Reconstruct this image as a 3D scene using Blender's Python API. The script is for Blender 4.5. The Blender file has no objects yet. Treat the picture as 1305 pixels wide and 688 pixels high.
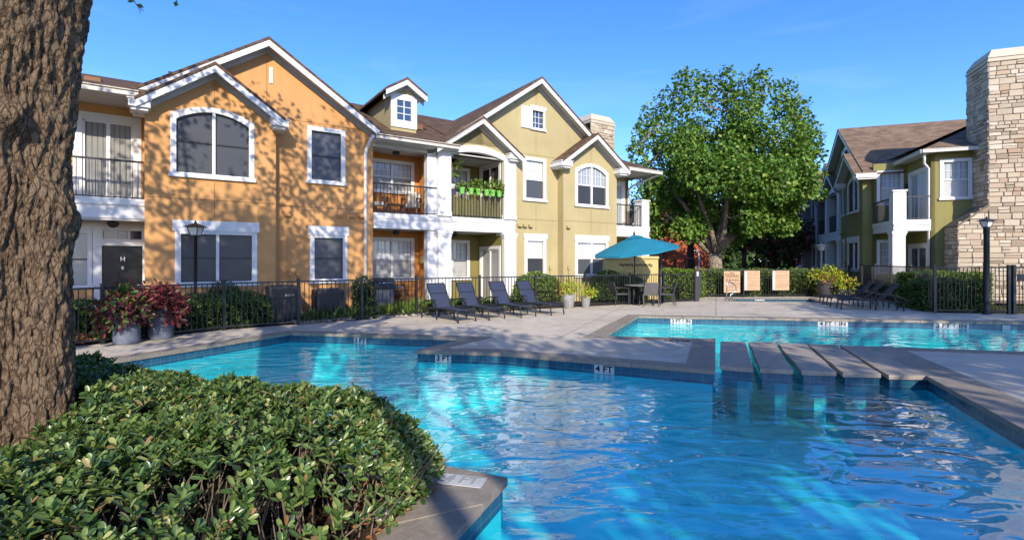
import bpy, bmesh, math, random
import numpy as np
from mathutils import Vector, Matrix, noise
from mathutils.geometry import tessellate_polygon
R = math.radians
random.seed(7); rng = np.random.default_rng(11)
SC = bpy.context.scene
COL = SC.collection

# ------------------------------------------------------------------ camera, sky, sun, exposure
EYE = 1.65
cam_d = bpy.data.cameras.new('camera'); cam = bpy.data.objects.new('camera', cam_d); COL.objects.link(cam)
cam.location = (0, 0, EYE); cam.rotation_euler = (R(90), 0, 0)
cam_d.sensor_width = 36; cam_d.lens = 640 / 1305 * 36; cam_d.shift_y = -12 / 1305
cam_d.clip_start = 0.05; cam_d.clip_end = 2000
SC.camera = cam
SUN_EL = R(28); SUN_H = Vector((0.181, -0.983, 0)).normalized()
W = bpy.data.worlds.new('World'); SC.world = W; W.use_nodes = True
wn = W.node_tree.nodes; wl = W.node_tree.links
sky = wn.new('ShaderNodeTexSky'); sky.sky_type = 'NISHITA'; sky.sun_disc = False
sky.sun_elevation = SUN_EL; sky.sun_rotation = math.atan2(SUN_H.x, SUN_H.y)
sky.air_density = .8; sky.dust_density = 0.4; sky.ozone_density = 3.0; sky.altitude = 100
hs = wn.new('ShaderNodeHueSaturation'); hs.inputs['Saturation'].default_value = 1.24; wl.new(sky.outputs[0], hs.inputs['Color'])
mu_ = wn.new('ShaderNodeMix'); mu_.data_type = 'RGBA'; mu_.blend_type = 'MULTIPLY'; mu_.inputs[0].default_value = 1; mu_.inputs[7].default_value = (.87, .82, .98, 1)
ci = wn.new('ShaderNodeTexCoord'); cm = wn.new('ShaderNodeMapping'); cm.inputs['Scale'].default_value = (1.2, 1.2, 7); cm.inputs['Rotation'].default_value = (.25, .1, .4)
cn_ = wn.new('ShaderNodeTexNoise'); cn_.inputs['Scale'].default_value = 2.2; cn_.inputs['Detail'].default_value = 7; cn_.inputs['Distortion'].default_value = .6
cr_ = wn.new('ShaderNodeMapRange'); cr_.inputs[1].default_value = .52; cr_.inputs[2].default_value = .85; cr_.inputs[3].default_value = 0; cr_.inputs[4].default_value = .08
cx_ = wn.new('ShaderNodeMix'); cx_.data_type = 'RGBA'; cx_.inputs[7].default_value = (5.5, 5.8, 6.2, 1)      # faint cirrus
wl.new(ci.outputs['Generated'], cm.inputs[0]); wl.new(cm.outputs[0], cn_.inputs['Vector']); wl.new(cn_.outputs['Fac'], cr_.inputs[0]); wl.new(cr_.outputs[0], cx_.inputs[0]); wl.new(hs.outputs[0], cx_.inputs[6]); wl.new(cx_.outputs[2], mu_.inputs[6]); wl.new(mu_.outputs[2], wn['Background'].inputs[0]); wn['Background'].inputs[1].default_value = 0.15
sd = bpy.data.lights.new('sun', 'SUN'); sd.energy = 2.8; sd.angle = R(0.5); sd.color = (1.0, 0.91, 0.78)
sun = bpy.data.objects.new('sun', sd); COL.objects.link(sun)
sdir = SUN_H * math.cos(SUN_EL) + Vector((0, 0, math.sin(SUN_EL)))
sun.rotation_euler = sdir.to_track_quat('Z', 'Y').to_euler(); sun.location = sdir * 60
SC.view_settings.view_transform = 'Standard'; SC.view_settings.look = 'None'
SC.view_settings.exposure = 1.18; SC.view_settings.gamma = 1; SC.view_settings.use_curve_mapping = False
SC.cycles.max_bounces = 8; SC.cycles.transparent_max_bounces = 12; SC.cycles.use_denoising = True
SC.cycles.caustics_reflective = False; SC.cycles.caustics_refractive = False

# ------------------------------------------------------------------ helpers
class MB:
    """collects boxes, prisms and tubes and links them as one mesh"""
    def __init__(s): s.v = []; s.f = []; s.mi = []; s.cur = 0; s.sm = []; s.smooth = False; s.X = None
    def add(s, vs, fs):
        o = len(s.v)
        if s.X is not None: vs = [s.X(*p) for p in vs]
        s.v += [tuple(p) for p in vs]
        for f in fs: s.f.append([i + o for i in f]); s.mi.append(s.cur); s.sm.append(s.smooth)
        return s
    def box(s, x0, x1, y0, y1, z0, z1):
        if x0 > x1: x0, x1 = x1, x0
        if y0 > y1: y0, y1 = y1, y0
        if z0 > z1: z0, z1 = z1, z0
        return s.add([(x0,y0,z0),(x1,y0,z0),(x1,y1,z0),(x0,y1,z0),(x0,y0,z1),(x1,y0,z1),(x1,y1,z1),(x0,y1,z1)],
                     [(0,3,2,1),(4,5,6,7),(0,1,5,4),(1,2,6,5),(2,3,7,6),(3,0,4,7)])
    def bar(s, a, b, w, h=None, up=(0, 0, 1)):
        a = Vector(a); b = Vector(b); h = h or w; d = (b - a)
        if d.length < 1e-6: return s
        d.normalize(); u = Vector(up)
        if abs(d.dot(u)) > .98: u = Vector((0, 1, 0))
        r = d.cross(u).normalized() * (w / 2); t = r.cross(d).normalized() * (h / 2)
        vs = [p + q for p in (a, b) for q in (-r - t, r - t, r + t, -r + t)]
        return s.add(vs, [(0,1,2,3),(7,6,5,4),(0,4,5,1),(1,5,6,2),(2,6,7,3),(3,7,4,0)])
    def tube(s, pts, rad, seg=8, cap=True):
        pts = [Vector(p) for p in pts]; n = len(pts)
        rad = rad if hasattr(rad, '__len__') else [rad] * n
        vs = []; fs = []; r = None
        for i, p in enumerate(pts):
            t = (pts[min(i + 1, n - 1)] - pts[max(i - 1, 0)]).normalized()
            if r is None:
                r = t.orthogonal().normalized()
            else: r = (r - t * r.dot(t)).normalized()
            b = t.cross(r)
            for k in range(seg):
                a = 2 * math.pi * k / seg
                vs.append(p + (r * math.cos(a) + b * math.sin(a)) * rad[i])
        for i in range(n - 1):
            for k in range(seg):
                k2 = (k + 1) % seg
                fs.append((i*seg+k, i*seg+k2, (i+1)*seg+k2, (i+1)*seg+k))
        if cap: fs += [tuple(range(seg))[::-1], tuple((n-1)*seg + k for k in range(seg))]
        sm = s.smooth; s.smooth = True; s.add(vs, fs); s.smooth = sm
        return s
    def lathe(s, prof, seg=24, c=(0, 0, 0)):
        vs = []; fs = []; n = len(prof)
        for r, z in prof:
            for k in range(seg):
                a = 2 * math.pi * k / seg; vs.append((c[0] + r*math.cos(a), c[1] + r*math.sin(a), c[2] + z))
        for i in range(n - 1):
            for k in range(seg):
                k2 = (k + 1) % seg; fs.append((i*seg+k, i*seg+k2, (i+1)*seg+k2, (i+1)*seg+k))
        fs += [tuple(range(seg))[::-1], tuple((n-1)*seg + k for k in range(seg))]
        sm = s.smooth; s.smooth = True; s.add(vs, fs); s.smooth = sm
        return s
    def prism(s, out, z0, z1, holes=(), axis='z', sides=True, bottom=True):
        """polygon (with holes) in a plane, extruded z0..z1; axis 'y': polygon is (x,z), extruded along y"""
        loops = [list(out)] + [list(h) for h in holes]
        flat = [p for l in loops for p in l]
        tri = tessellate_polygon([[Vector((p[0], p[1], 0)) for p in l] for l in loops])
        m = (lambda p, e: (p[0], p[1], e)) if axis == 'z' else (lambda p, e: (p[0], e, p[1]))
        N = len(flat)
        fs = [tuple(t) for t in tri]
        def area(t): a, b, c = (flat[i] for i in t); return (b[0]-a[0])*(c[1]-a[1]) - (b[1]-a[1])*(c[0]-a[0])
        fs = [t if area(t) > 0 else t[::-1] for t in fs]
        if axis == 'y': # front face is at e=z0 (towards -y)
            s.add([m(p, z0) for p in flat], fs)
            if bottom: s.add([m(p, z1) for p in flat], [t[::-1] for t in fs])
        else:
            s.add([m(p, z1) for p in flat], fs)
            if bottom: s.add([m(p, z0) for p in flat], [t[::-1] for t in fs])
        if sides:
            for li, l in enumerate(loops):
                A = sum(l[i][0]*l[(i+1) % len(l)][1] - l[(i+1) % len(l)][0]*l[i][1] for i in range(len(l)))
                ccw = (A > 0) == (li == 0)
                for i in range(len(l)):
                    a, b = l[i], l[(i + 1) % len(l)]
                    if not ccw: a, b = b, a
                    q = [m(a, z0), m(b, z0), m(b, z1), m(a, z1)]
                    s.add(q, [(0, 1, 2, 3) if axis == 'z' else (3, 2, 1, 0)])
        return s
    def pieces(s, name, mat, parent):
        for i in range(0, len(s.v), 8):
            m = MB(); m.add(s.v[i:i+8], [(0,3,2,1),(4,5,6,7),(0,1,5,4),(1,2,6,5),(2,3,7,6),(3,0,4,7)]); m.build(name, mat, parent)
    def build(s, name, mat, parent=None, loc=(0, 0, 0), rz=0, bevel=0):
        me = bpy.data.meshes.new(name); me.from_pydata(s.v, [], s.f)
        uv = me.uv_layers.new(name='uv'); nl = len(me.loops)
        co = np.array(s.v, dtype=float).reshape(-1, 3)
        out = np.zeros((nl, 2)); k = 0
        for f in s.f:
            P = co[f]; n = np.zeros(3)
            for i in range(len(f)): n += np.cross(P[i], P[(i + 1) % len(f)])
            n /= (np.linalg.norm(n) + 1e-12)
            if abs(n[2]) > .985: t = np.array((1., 0, 0)); b = np.array((0, 1., 0))
            else:
                t = np.array((-n[1], n[0], 0)); t /= np.linalg.norm(t); b = np.cross(n, t)
            out[k:k + len(f), 0] = P @ t; out[k:k + len(f), 1] = P @ b; k += len(f)
        uv.data.foreach_set('uv', out.ravel())
        mats = mat if isinstance(mat, (list, tuple)) else [mat]
        for m in mats: me.materials.append(m)
        me.polygons.foreach_set('material_index', s.mi)
        me.polygons.foreach_set('use_smooth', s.sm)
        me.update()
        o = bpy.data.objects.new(name, me); COL.objects.link(o)
        o.location = loc; o.rotation_euler = (0, 0, rz)
        if parent: o.parent = parent
        if bevel:
            bv = o.modifiers.new('bevel', 'BEVEL'); bv.width = bevel; bv.segments = 2; bv.limit_method = 'ANGLE'
        return o

def tag(o, label, cat, group=None):
    o['label'] = label; o['category'] = cat
    if group: o['group'] = group
    return o
def thing(name, label, cat, loc=(0, 0, 0), rz=0, group=None):
    o = bpy.data.objects.new(name, None); COL.objects.link(o); o.empty_display_size = .2
    o.location = loc; o.rotation_euler = (0, 0, rz)
    return tag(o, label, cat, group)
def struct(o, kind='structure'): o['kind'] = kind; return o
KIDS = {}
def kids(o): return [c for c in bpy.data.objects if c.parent == o]
def copy_tree(o, parent=None):
    c = o.copy(); COL.objects.link(c)
    if parent: c.parent = parent
    for ch in kids(o): copy_tree(ch, c)
    return c
def dup(o, loc, rz, label, group=None):
    c = copy_tree(o); c.location = loc; c.rotation_euler = (0, 0, rz); c['label'] = label
    if group: c['group'] = group
    return c
def ground_at(px, py, z=0.0):
    """the point of height z on the ground plan that corresponds to a spot measured on the photograph"""
    D = (EYE - z) * 640 / (py - 332); return Vector(((px - 652.5) / 640 * D, D, z))
def raw_mesh(name, co, faces, mat, parent=None, smooth=False):
    """co (N,3) array, faces (M,k) int array"""
    me = bpy.data.meshes.new(name); N = len(co); M, k = faces.shape
    me.vertices.add(N); me.vertices.foreach_set('co', co.astype(np.float32).ravel())
    me.loops.add(M * k); me.loops.foreach_set('vertex_index', faces.astype(np.int32).ravel())
    me.polygons.add(M); me.polygons.foreach_set('loop_start', np.arange(0, M * k, k, dtype=np.int32))
    me.polygons.foreach_set('loop_total', np.full(M, k, dtype=np.int32))
    me.polygons.foreach_set('use_smooth', np.full(M, smooth))
    for m in (mat if isinstance(mat, (list, tuple)) else [mat]): me.materials.append(m)
    me.update(calc_edges=True); me.validate()
    o = bpy.data.objects.new(name, me); COL.objects.link(o)
    if parent: o.parent = parent
    return o

LEAF_Q = (np.array([(0,0,0),(-.36,.5,.06),(0,1,-.05),(.36,.5,.06)]), np.array([(0,3,2),(0,2,1)]))
_sd = [(.10,.18,.03),(.20,.45,.06),(.225,.72,.07),(.13,.93,.05)]
LEAF_H = (np.array([(0,0,0),(0,.5,-.03),(0,1,.0)] + [(-x,y,z) for x,y,z in _sd] + _sd),
          np.array([(0,1,3),(1,4,3),(1,5,4),(1,2,5),(2,6,5),(0,7,1),(1,7,8),(1,8,9),(1,9,2),(2,9,10)]))
LEAF_L = (np.array([(0,0,0),(-.13,.4,.03),(0,1,-.1),(.13,.4,.03)]), np.array([(0,3,2),(0,2,1)]))
def leaves(P, direc, nrm, size, tmpl):
    """arrays of leaf meshes: base P, pointing along direc, upper side nrm, length size"""
    T, F = tmpl
    y = direc / (np.linalg.norm(direc, axis=1, keepdims=True) + 1e-9)
    x = np.cross(y, nrm); x /= (np.linalg.norm(x, axis=1, keepdims=True) + 1e-9)
    z = np.cross(x, y)
    s = size[:, None, None]
    co = P[:, None, :] + s * (T[None, :, 0:1]*x[:, None] + T[None, :, 1:2]*y[:, None] + T[None, :, 2:3]*z[:, None])
    fc = F[None] + (np.arange(len(P)) * len(T))[:, None, None]
    return co.reshape(-1, 3), fc.reshape(-1, 3)
def rdir(n, zb=0.0):
    v = rng.normal(size=(n, 3)); v[:, 2] += zb; return v / np.linalg.norm(v, axis=1, keepdims=True)
def clump_leaves(clumps, per, size, tmpl=LEAF_Q, up=.5, shell=.55):
    """leaves through a list of ellipsoid clumps (centre, radii); per = leaves per unit of volume^(2/3)-ish"""
    Ps = []; Ds = []; Ns = []; S = []
    for c, r in clumps:
        r = np.array(r); n = max(6, int(per * (r[0]*r[1] + r[1]*r[2] + r[0]*r[2]) / 3))
        d = rdir(n); q = rng.random(n) ** .5 * (1 - shell) + shell
        q = np.where(rng.random(n) < .25, rng.random(n), q)
        lump = 1 + .22 * np.sin(d[:, 0]*5 + c[0]*3) * np.sin(d[:, 1]*5 + c[1]*2) + .15*np.sin(d[:, 2]*7 + c[2])
        p = np.array(c) + d * r * (q * lump)[:, None]
        Ps.append(p); Ds.append(d * .6 + rdir(n) * .8 + np.array((0, 0, -.25)))
        Ns.append(d * .5 + rdir(n) * .55 + np.array((0, 0, up))); S.append(size * (.6 + .7 * rng.random(n)))
    return leaves(np.concatenate(Ps), np.concatenate(Ds), np.concatenate(Ns), np.concatenate(S), tmpl)

# ------------------------------------------------------------------ materials
def mat(name, col, rough=.7, spec=.3, metal=0):
    m = bpy.data.materials.new(name); m.use_nodes = True
    b = m.node_tree.nodes['Principled BSDF']
    b.inputs['Base Color'].default_value = (*col, 1); b.inputs['Roughness'].default_value = rough
    b.inputs['Specular IOR Level'].default_value = spec; b.inputs['Metallic'].default_value = metal
    return m
class NT:
    def __init__(s, m): s.m = m; s.t = m.node_tree; s.b = s.t.nodes['Principled BSDF']
    def n(s, typ, **kw):
        x = s.t.nodes.new(typ)
        for k, v in kw.items():
            if k in x.inputs: x.inputs[k].default_value = v
            else: setattr(x, k, v)
        return x
    def l(s, a, b): s.t.links.new(a, b)
    def coord(s, kind='Object', scale=(1, 1, 1), rot=(0, 0, 0)):
        if kind == 'world':
            g = s.n('ShaderNodeNewGeometry'); out = g.outputs['Position']
        else: out = s.n('ShaderNodeTexCoord').outputs[kind]
        mp = s.n('ShaderNodeMapping'); mp.inputs['Scale'].default_value = scale; mp.inputs['Rotation'].default_value = rot
        s.l(out, mp.inputs[0]); return mp.outputs[0]
    def noise(s, co, scale, detail=4, rough=.55, dist=0):
        x = s.n('ShaderNodeTexNoise'); x.inputs['Scale'].default_value = scale; x.inputs['Detail'].default_value = detail
        x.inputs['Roughness'].default_value = rough; x.inputs['Distortion'].default_value = dist
        s.l(co, x.inputs['Vector']); return x.outputs['Fac']
    def ramp(s, fac, stops):
        x = s.n('ShaderNodeValToRGB'); e = x.color_ramp.elements
        while len(e) < len(stops): e.new(.5)
        for i, (p, c) in enumerate(stops): e[i].position = p; e[i].color = (*c, 1) if len(c) == 3 else c
        s.l(fac, x.inputs[0]); return x.outputs[0]
    def mix(s, fac, a, b, mode='MIX'):
        x = s.n('ShaderNodeMix'); x.data_type = 'RGBA'; x.blend_type = mode
        for sock, v in ((x.inputs[0], fac), (x.inputs[6], a), (x.inputs[7], b)):
            if hasattr(v, 'is_linked'): s.l(v, sock)
            else: sock.default_value = v if not isinstance(v, tuple) else (*v, 1) if len(v) == 3 else v
        return x.outputs[2]
    def math(s, op, a, b=0.0, clamp=False):
        x = s.n('ShaderNodeMath', operation=op); x.use_clamp = clamp
        for i, v in enumerate((a, b)):
            if hasattr(v, 'is_linked'): s.l(v, x.inputs[i])
            else: x.inputs[i].default_value = v
        return x.outputs[0]
    def bump(s, h, strength=.3, dist=.02, prev=None):
        x = s.n('ShaderNodeBump'); x.inputs['Strength'].default_value = strength; x.inputs['Distance'].default_value = dist
        s.l(h, x.inputs['Height'])
        if prev is not None: s.l(prev, x.inputs['Normal'])
        s.l(x.outputs[0], s.b.inputs['Normal']); return x.outputs[0]
    def base(s, c): s.l(c, s.b.inputs['Base Color'])
    def rough(s, c): s.l(c, s.b.inputs['Roughness'])
def sc(c, k): return tuple(min(1, x * k) for x in c)

def m_stucco(name, col, joints=False):
    m = mat(name, col, .9, .15); t = NT(m); co = t.coord()
    a = t.noise(co, .7, 5, .6); c = t.ramp(a, [(.3, sc(col, .88)), (.7, sc(col, 1.06))])
    st = t.coord('Object', (5, 5, .35)); b = t.noise(st, 1.0, 4)
    c = t.mix(t.ramp(b, [(.55, (0, 0, 0)), (.8, (.34, .34, .34))]), c, sc(col, .62))
    t.base(c); t.bump(t.noise(co, 70, 5, .7), .35, .012)
    return m
def m_paint(name, col, rough=.55, dirt=.12):
    m = mat(name, col, rough, .3); t = NT(m); co = t.coord()
    a = t.noise(co, 2.2, 6, .65); t.base(t.ramp(a, [(.25, sc(col, 1 - dirt)), (.65, col)]))
    t.bump(t.noise(co, 30, 3), .08, .01); return m
def m_shingle(name, cols):
    m = mat(name, cols[0], .95, .1); t = NT(m); uv = t.coord('UV')
    br = t.n('ShaderNodeTexBrick', Scale=1.0); br.offset = .5; br.inputs['Brick Width'].default_value = .33
    br.inputs['Row Height'].default_value = .14; br.inputs['Mortar Size'].default_value = .006
    br.inputs['Color1'].default_value = (0, 0, 0, 1); br.inputs['Color2'].default_value = (1, 1, 1, 1); br.inputs['Mortar'].default_value = (.5, .5, .5, 1)
    t.l(uv, br.inputs['Vector'])
    r = t.ramp(br.outputs['Color'], [(0, cols[0]), (.5, cols[1]), (1, cols[2])])
    n = t.noise(t.coord('UV'), 60, 3); c = t.mix(.35, r, t.ramp(n, [(.3, sc(cols[0], .5)), (.7, sc(cols[2], 1.2))]))
    c = t.mix(t.math('MULTIPLY', br.outputs['Fac'], .6), c, sc(cols[0], .3))
    t.base(c)
    # saw-tooth height so that each row overlaps the next
    sep = t.n('ShaderNodeSeparateXYZ'); t.l(uv, sep.inputs[0])
    saw = t.math('FRACT', t.math('DIVIDE', sep.outputs[1], .14)); saw = t.math('SUBTRACT', 1.0, saw)
    t.bump(t.math('ADD', saw, t.math('MULTIPLY', n, .4)), .6, .02); return m
def m_island(name, stops, rough=.6, spec=.3, trans=0, bump=None):
    m = mat(name, stops[0][1], rough, spec); t = NT(m)
    g = t.n('ShaderNodeNewGeometry'); c = t.ramp(g.outputs['Random Per Island'], stops); t.base(c)
    if bump: t.bump(t.noise(t.coord(), bump[0], 5, .7), bump[1], bump[2])
    if trans:
        tr = t.n('ShaderNodeBsdfTranslucent'); t.l(t.mix(1.0, c, (1.0, 1.0, .45), 'MULTIPLY'), tr.inputs[0])
        mx = t.n('ShaderNodeMixShader'); mx.inputs[0].default_value = trans
        out = t.t.nodes['Material Output']; t.l(t.b.outputs[0], mx.inputs[1]); t.l(tr.outputs[0], mx.inputs[2]); t.l(mx.outputs[0], out.inputs[0])
    return m
def m_window(name, dark, light, period, vert=False, rough=.12, spec=.6):
    """glass with a blind or solar screen showing through it"""
    m = mat(name, dark, rough, spec); t = NT(m); co = t.coord('UV')
    sep = t.n('ShaderNodeSeparateXYZ'); t.l(co, sep.inputs[0])
    f = t.math('FRACT', t.math('DIVIDE', sep.outputs[0 if vert else 1], period))
    c = t.ramp(f, [(0, dark), (.25, light), (.8, light), (1, dark)])
    c = t.mix(t.math('MULTIPLY', t.noise(t.coord(), .8, 2), .7), c, dark)
    oi = t.n('ShaderNodeObjectInfo'); c = t.mix(1.0, c, t.ramp(oi.outputs['Random'], [(0, (.65,)*3), (1, (1.5,)*3)]), 'MULTIPLY')
    t.base(c); t.bump(t.noise(t.coord(), 1.5, 2), .06, .03); return m

M = {}
M['orange'] = m_stucco('orange_stucco', (.57, .30, .117))
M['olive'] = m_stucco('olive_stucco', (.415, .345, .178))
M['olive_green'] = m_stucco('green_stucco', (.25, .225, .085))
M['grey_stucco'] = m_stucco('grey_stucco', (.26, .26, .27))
M['siding_orange'] = m_stucco('orange_siding', (.52, .22, .06))
M['siding_olive'] = m_stucco('olive_siding', (.22, .185, .06))
M['cream'] = m_stucco('cream_stucco', (.52, .40, .17))
M['red'] = m_stucco('red_stucco', (.40, .105, .045))
M['white'] = m_paint('white_paint', (.72, .71, .68))
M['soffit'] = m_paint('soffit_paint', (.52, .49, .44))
M['gutter'] = m_paint('gutter_paint', (.60, .57, .50))
M['shingle'] = m_shingle('brown_shingle', [(.06, .04, .03), (.115, .072, .048), (.17, .11, .07)])
M['shingle_red'] = m_shingle('warm_shingle', [(.115, .078, .055), (.195, .13, .09), (.27, .19, .13)])
M['black'] = mat('black_metal', (.016, .017, .02), .42, .5)
M['dark_vent'] = mat('dark_vent', (.012, .012, .012), .9, .1)
M['screen'] = m_window('screened_glass', (.038, .042, .048), (.065, .068, .072), .05, rough=.3, spec=.4)
M['blind'] = m_window('blind_glass', (.20, .20, .20), (.42, .42, .40), .05, rough=.2)
M['blind_v'] = m_window('vertical_blind_glass', (.16, .16, .145), (.36, .355, .32), .11, vert=True, rough=.2)
M['glass'] = m_window('curtain_glass', (.30, .34, .37), (.62, .65, .66), .16, vert=True, rough=.06, spec=.8)
M['blue_glass'] = mat('sky_glass', (.03, .06, .12), .04, 1.0)
M['dark_glass'] = m_window('dark_glass', (.012, .014, .016), (.03, .032, .034), .3, vert=True, rough=.08, spec=.6)
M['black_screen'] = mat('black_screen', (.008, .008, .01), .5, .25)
M['door_black'] = mat('black_door', (.007, .007, .007), .3, .35)
M['downspout'] = m_paint('downspout_paint', (.72, .70, .66))
M['stone'] = m_island('chimney_stone', [(0, (.25, .19, .13)), (.2, (.49, .40, .29)), (.45, (.39, .32, .23)), (.75, (.55, .48, .37)), (1, (.38, .26, .17))], .9, .15, bump=(16, .7, .03))
M['mortar'] = m_paint('stone_mortar', (.16, .13, .10), .95)
M['cap'] = m_paint('cap_concrete', (.50, .44, .33), .85)
# ground
def m_concrete():
    m = mat('deck_concrete', (.42, .37, .31), .75, .25); t = NT(m)
    co = t.coord('world'); a = t.noise(co, .55, 6, .6); b = t.noise(co, 3.5, 6, .7, 1.0)
    c = t.ramp(a, [(.3, (.49, .415, .315)), (.55, (.62, .54, .42)), (.75, (.68, .60, .475))])
    c = t.mix(t.ramp(b, [(.42, (0, 0, 0)), (.7, (.5, .5, .5))]), c, (.27, .235, .20))
    d = t.noise(co, 40, 4, .7); c = t.mix(.12, c, t.ramp(d, [(.35, (.1, .09, .08)), (.65, (.7, .64, .55))]))
    jo = t.coord('world', (1, 1, 1), (0, 0, R(22.1)))
    br = t.n('ShaderNodeTexBrick', Scale=1.0); br.offset = 0; br.inputs['Brick Width'].default_value = 3.1; br.inputs['Row Height'].default_value = 3.4
    br.inputs['Mortar Size'].default_value = .012; t.l(jo, br.inputs['Vector'])
    c = t.mix(t.math('MULTIPLY', br.outputs['Fac'], .75), c, (.09, .08, .07))
    ck = t.n('ShaderNodeTexVoronoi', feature='DISTANCE_TO_EDGE', Scale=.55); wv = t.n('ShaderNodeVectorMath', operation='ADD'); nz = t.n('ShaderNodeTexNoise', Scale=1.4, Detail=6.0)
    t.l(co, nz.inputs['Vector']); t.l(co, wv.inputs[0]); t.l(nz.outputs['Color'], wv.inputs[1]); t.l(wv.outputs[0], ck.inputs['Vector'])
    c = t.mix(t.ramp(ck.outputs['Distance'], [(.0, (.45,)*3), (.006, (0, 0, 0))]), c, (.10, .085, .07))
    wm = t.noise(co, 1.1, 5, .6, 1.5); c = t.mix(t.ramp(wm, [(.60, (0, 0, 0)), (.64, (.42,)*3)]), c, (.20, .175, .15))
    t.base(c); t.rough(t.ramp(b, [(.3, (.85,)*3), (.7, (.5,)*3)]))
    t.bump(t.math('SUBTRACT', t.noise(co, 60, 4, .7), t.math('MULTIPLY', br.outputs['Fac'], 3)), .25, .01); return m
M['concrete'] = m_concrete()
def m_wet():
    m = mat('stamped_concrete', (.3, .29, .28), .5, .4); t = NT(m); co = t.coord('world', (1, 2.2, 1), (0, 0, R(-15)))
    a = t.noise(co, 1.6, 7, .68, 1.2); b = t.noise(co, .5, 3)
    c = t.ramp(a, [(.3, (.30, .265, .21)), (.5, (.45, .405, .325)), (.72, (.61, .56, .465))])
    c = t.mix(t.ramp(b, [(.45, (0, 0, 0)), (.65, (.5, .5, .5))]), c, (.36, .345, .31)); t.base(c)
    t.rough(t.ramp(a, [(.3, (.35,)*3), (.7, (.8,)*3)])); t.bump(t.noise(co, 14, 5, .6), .4, .012); return m
M['wet'] = m_wet()
def m_flag(name='coping_flagstone', k=1.05, flat=False):
    m = mat(name, (.2, .16, .13), .75, .3); t = NT(m); co = t.coord('world')
    a = t.noise(co, 1.1, 3, .5); b = t.noise(co, 9, 6, .7, .6)
    c = t.ramp(a, [(.3, sc((.185, .155, .115), k)), (.45, sc((.265, .215, .155), k)), (.55, sc((.225, .20, .165), k)), (.7, sc((.32, .25, .17), k))])
    c = t.mix(.35, c, t.ramp(b, [(.3, sc((.09, .075, .065), k)), (.7, sc((.36, .31, .26), k))]))
    if 'slab' in name:
        oi = t.n('ShaderNodeObjectInfo'); c = t.mix(.45, c, t.mix(1.0, c, t.ramp(oi.outputs['Random'], [(0, (1.5, .95, .75)), (.4, (.95, .95, .95)), (1, (1.1, 1.1, 1.12))]), 'MULTIPLY'))
    t.base(c); t.bump(b, .5, .015); return m
M['flag'] = m_flag(); M['slab'] = m_flag('slab_flagstone', 1.3)
M['grout'] = m_paint('grout', (.33, .30, .26), .9)
def m_tile():
    m = mat('waterline_tile', (.01, .05, .1), .25, .5); t = NT(m); uv = t.coord('UV')
    br = t.n('ShaderNodeTexBrick', Scale=1.0); br.offset = 0; br.inputs['Brick Width'].default_value = .155; br.inputs['Row Height'].default_value = .155
    br.inputs['Mortar Size'].default_value = .004; br.inputs['Color1'].default_value = (.012, .055, .105, 1); br.inputs['Color2'].default_value = (.02, .10, .15, 1)
    br.inputs['Mortar'].default_value = (.10, .17, .22, 1); t.l(uv, br.inputs['Vector'])
    c = t.mix(.25, br.outputs['Color'], t.ramp(t.noise(t.coord(), 12, 4), [(.3, (.01, .03, .06)), (.7, (.04, .16, .22))])); t.base(c)
    t.bump(br.outputs['Fac'], -.3, .004); return m
M['tile'] = m_tile()
def m_plaster():
    m = mat('pool_plaster', (.05, .42, .72), .8, .2); t = NT(m); co = t.coord('world')
    t.base(t.ramp(t.noise(co, .8, 4), [(.3, (.18, .88, .93)), (.7, (.23, .93, .96))])); return m
M['plaster'] = m_plaster()
def m_water():
    m = bpy.data.materials.new('pool_water'); m.use_nodes = True; nt = m.node_tree; N = nt.nodes; N.remove(N['Principled BSDF'])
    t = NT.__new__(NT); t.m = m; t.t = nt
    co = t.coord('world'); co2 = t.coord('world', (1, 1.8, 1), (0, 0, R(-20)))
    a = t.noise(co2, 1.5, 1, .4, .8); b = t.noise(co2, 4.2, 1, .5, .9); c = t.noise(co, 10, 1, .5, .5)
    # the choppier patches: far from the camera end of the pool, where the return jets stir it
    amp = t.ramp(t.noise(co, .33, 2), [(.35, (.35,)*3), (.65, (1.0,)*3)])
    h = t.math('ADD', a, t.math('MULTIPLY', t.math('ADD', t.math('MULTIPLY', b, .24), t.math('MULTIPLY', c, .07)), amp))
    bp = t.n('ShaderNodeBump'); bp.inputs['Strength'].default_value = 1.0; bp.inputs['Distance'].default_value = .033; t.l(h, bp.inputs['Height'])
    gl = t.n('ShaderNodeBsdfGlossy'); gl.inputs['Roughness'].default_value = .0; t.l(bp.outputs[0], gl.inputs['Normal'])
    tr = t.n('ShaderNodeBsdfTransparent'); tr.inputs[0].default_value = (.40, .97, .97, 1)
    # Schlick reflectance, the same from above and from below
    gm = t.n('ShaderNodeNewGeometry'); dt = t.n('ShaderNodeVectorMath', operation='DOT_PRODUCT'); t.l(gm.outputs['Incoming'], dt.inputs[0]); t.l(bp.outputs[0], dt.inputs[1])
    cs = t.math('SUBTRACT', 1.0, t.math('ABSOLUTE', dt.outputs['Value']), True)
    fr = t.math('ADD', .03, t.math('MULTIPLY', t.math('POWER', cs, 3.1), .97), True)
    mx = t.n('ShaderNodeMixShader'); t.l(fr, mx.inputs[0]); df = t.n('ShaderNodeBsdfDiffuse'); df.inputs[0].default_value = (.02, .56, .78, 1)      # light scattered back by the water itself
    sx = t.n('ShaderNodeMixShader'); sx.inputs[0].default_value = .12; t.l(tr.outputs[0], sx.inputs[1]); t.l(df.outputs[0], sx.inputs[2])
    t.l(sx.outputs[0], mx.inputs[1]); t.l(gl.outputs[0], mx.inputs[2])
    t.l(mx.outputs[0], N['Material Output'].inputs[0]); return m
M['water'] = m_water()
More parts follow.
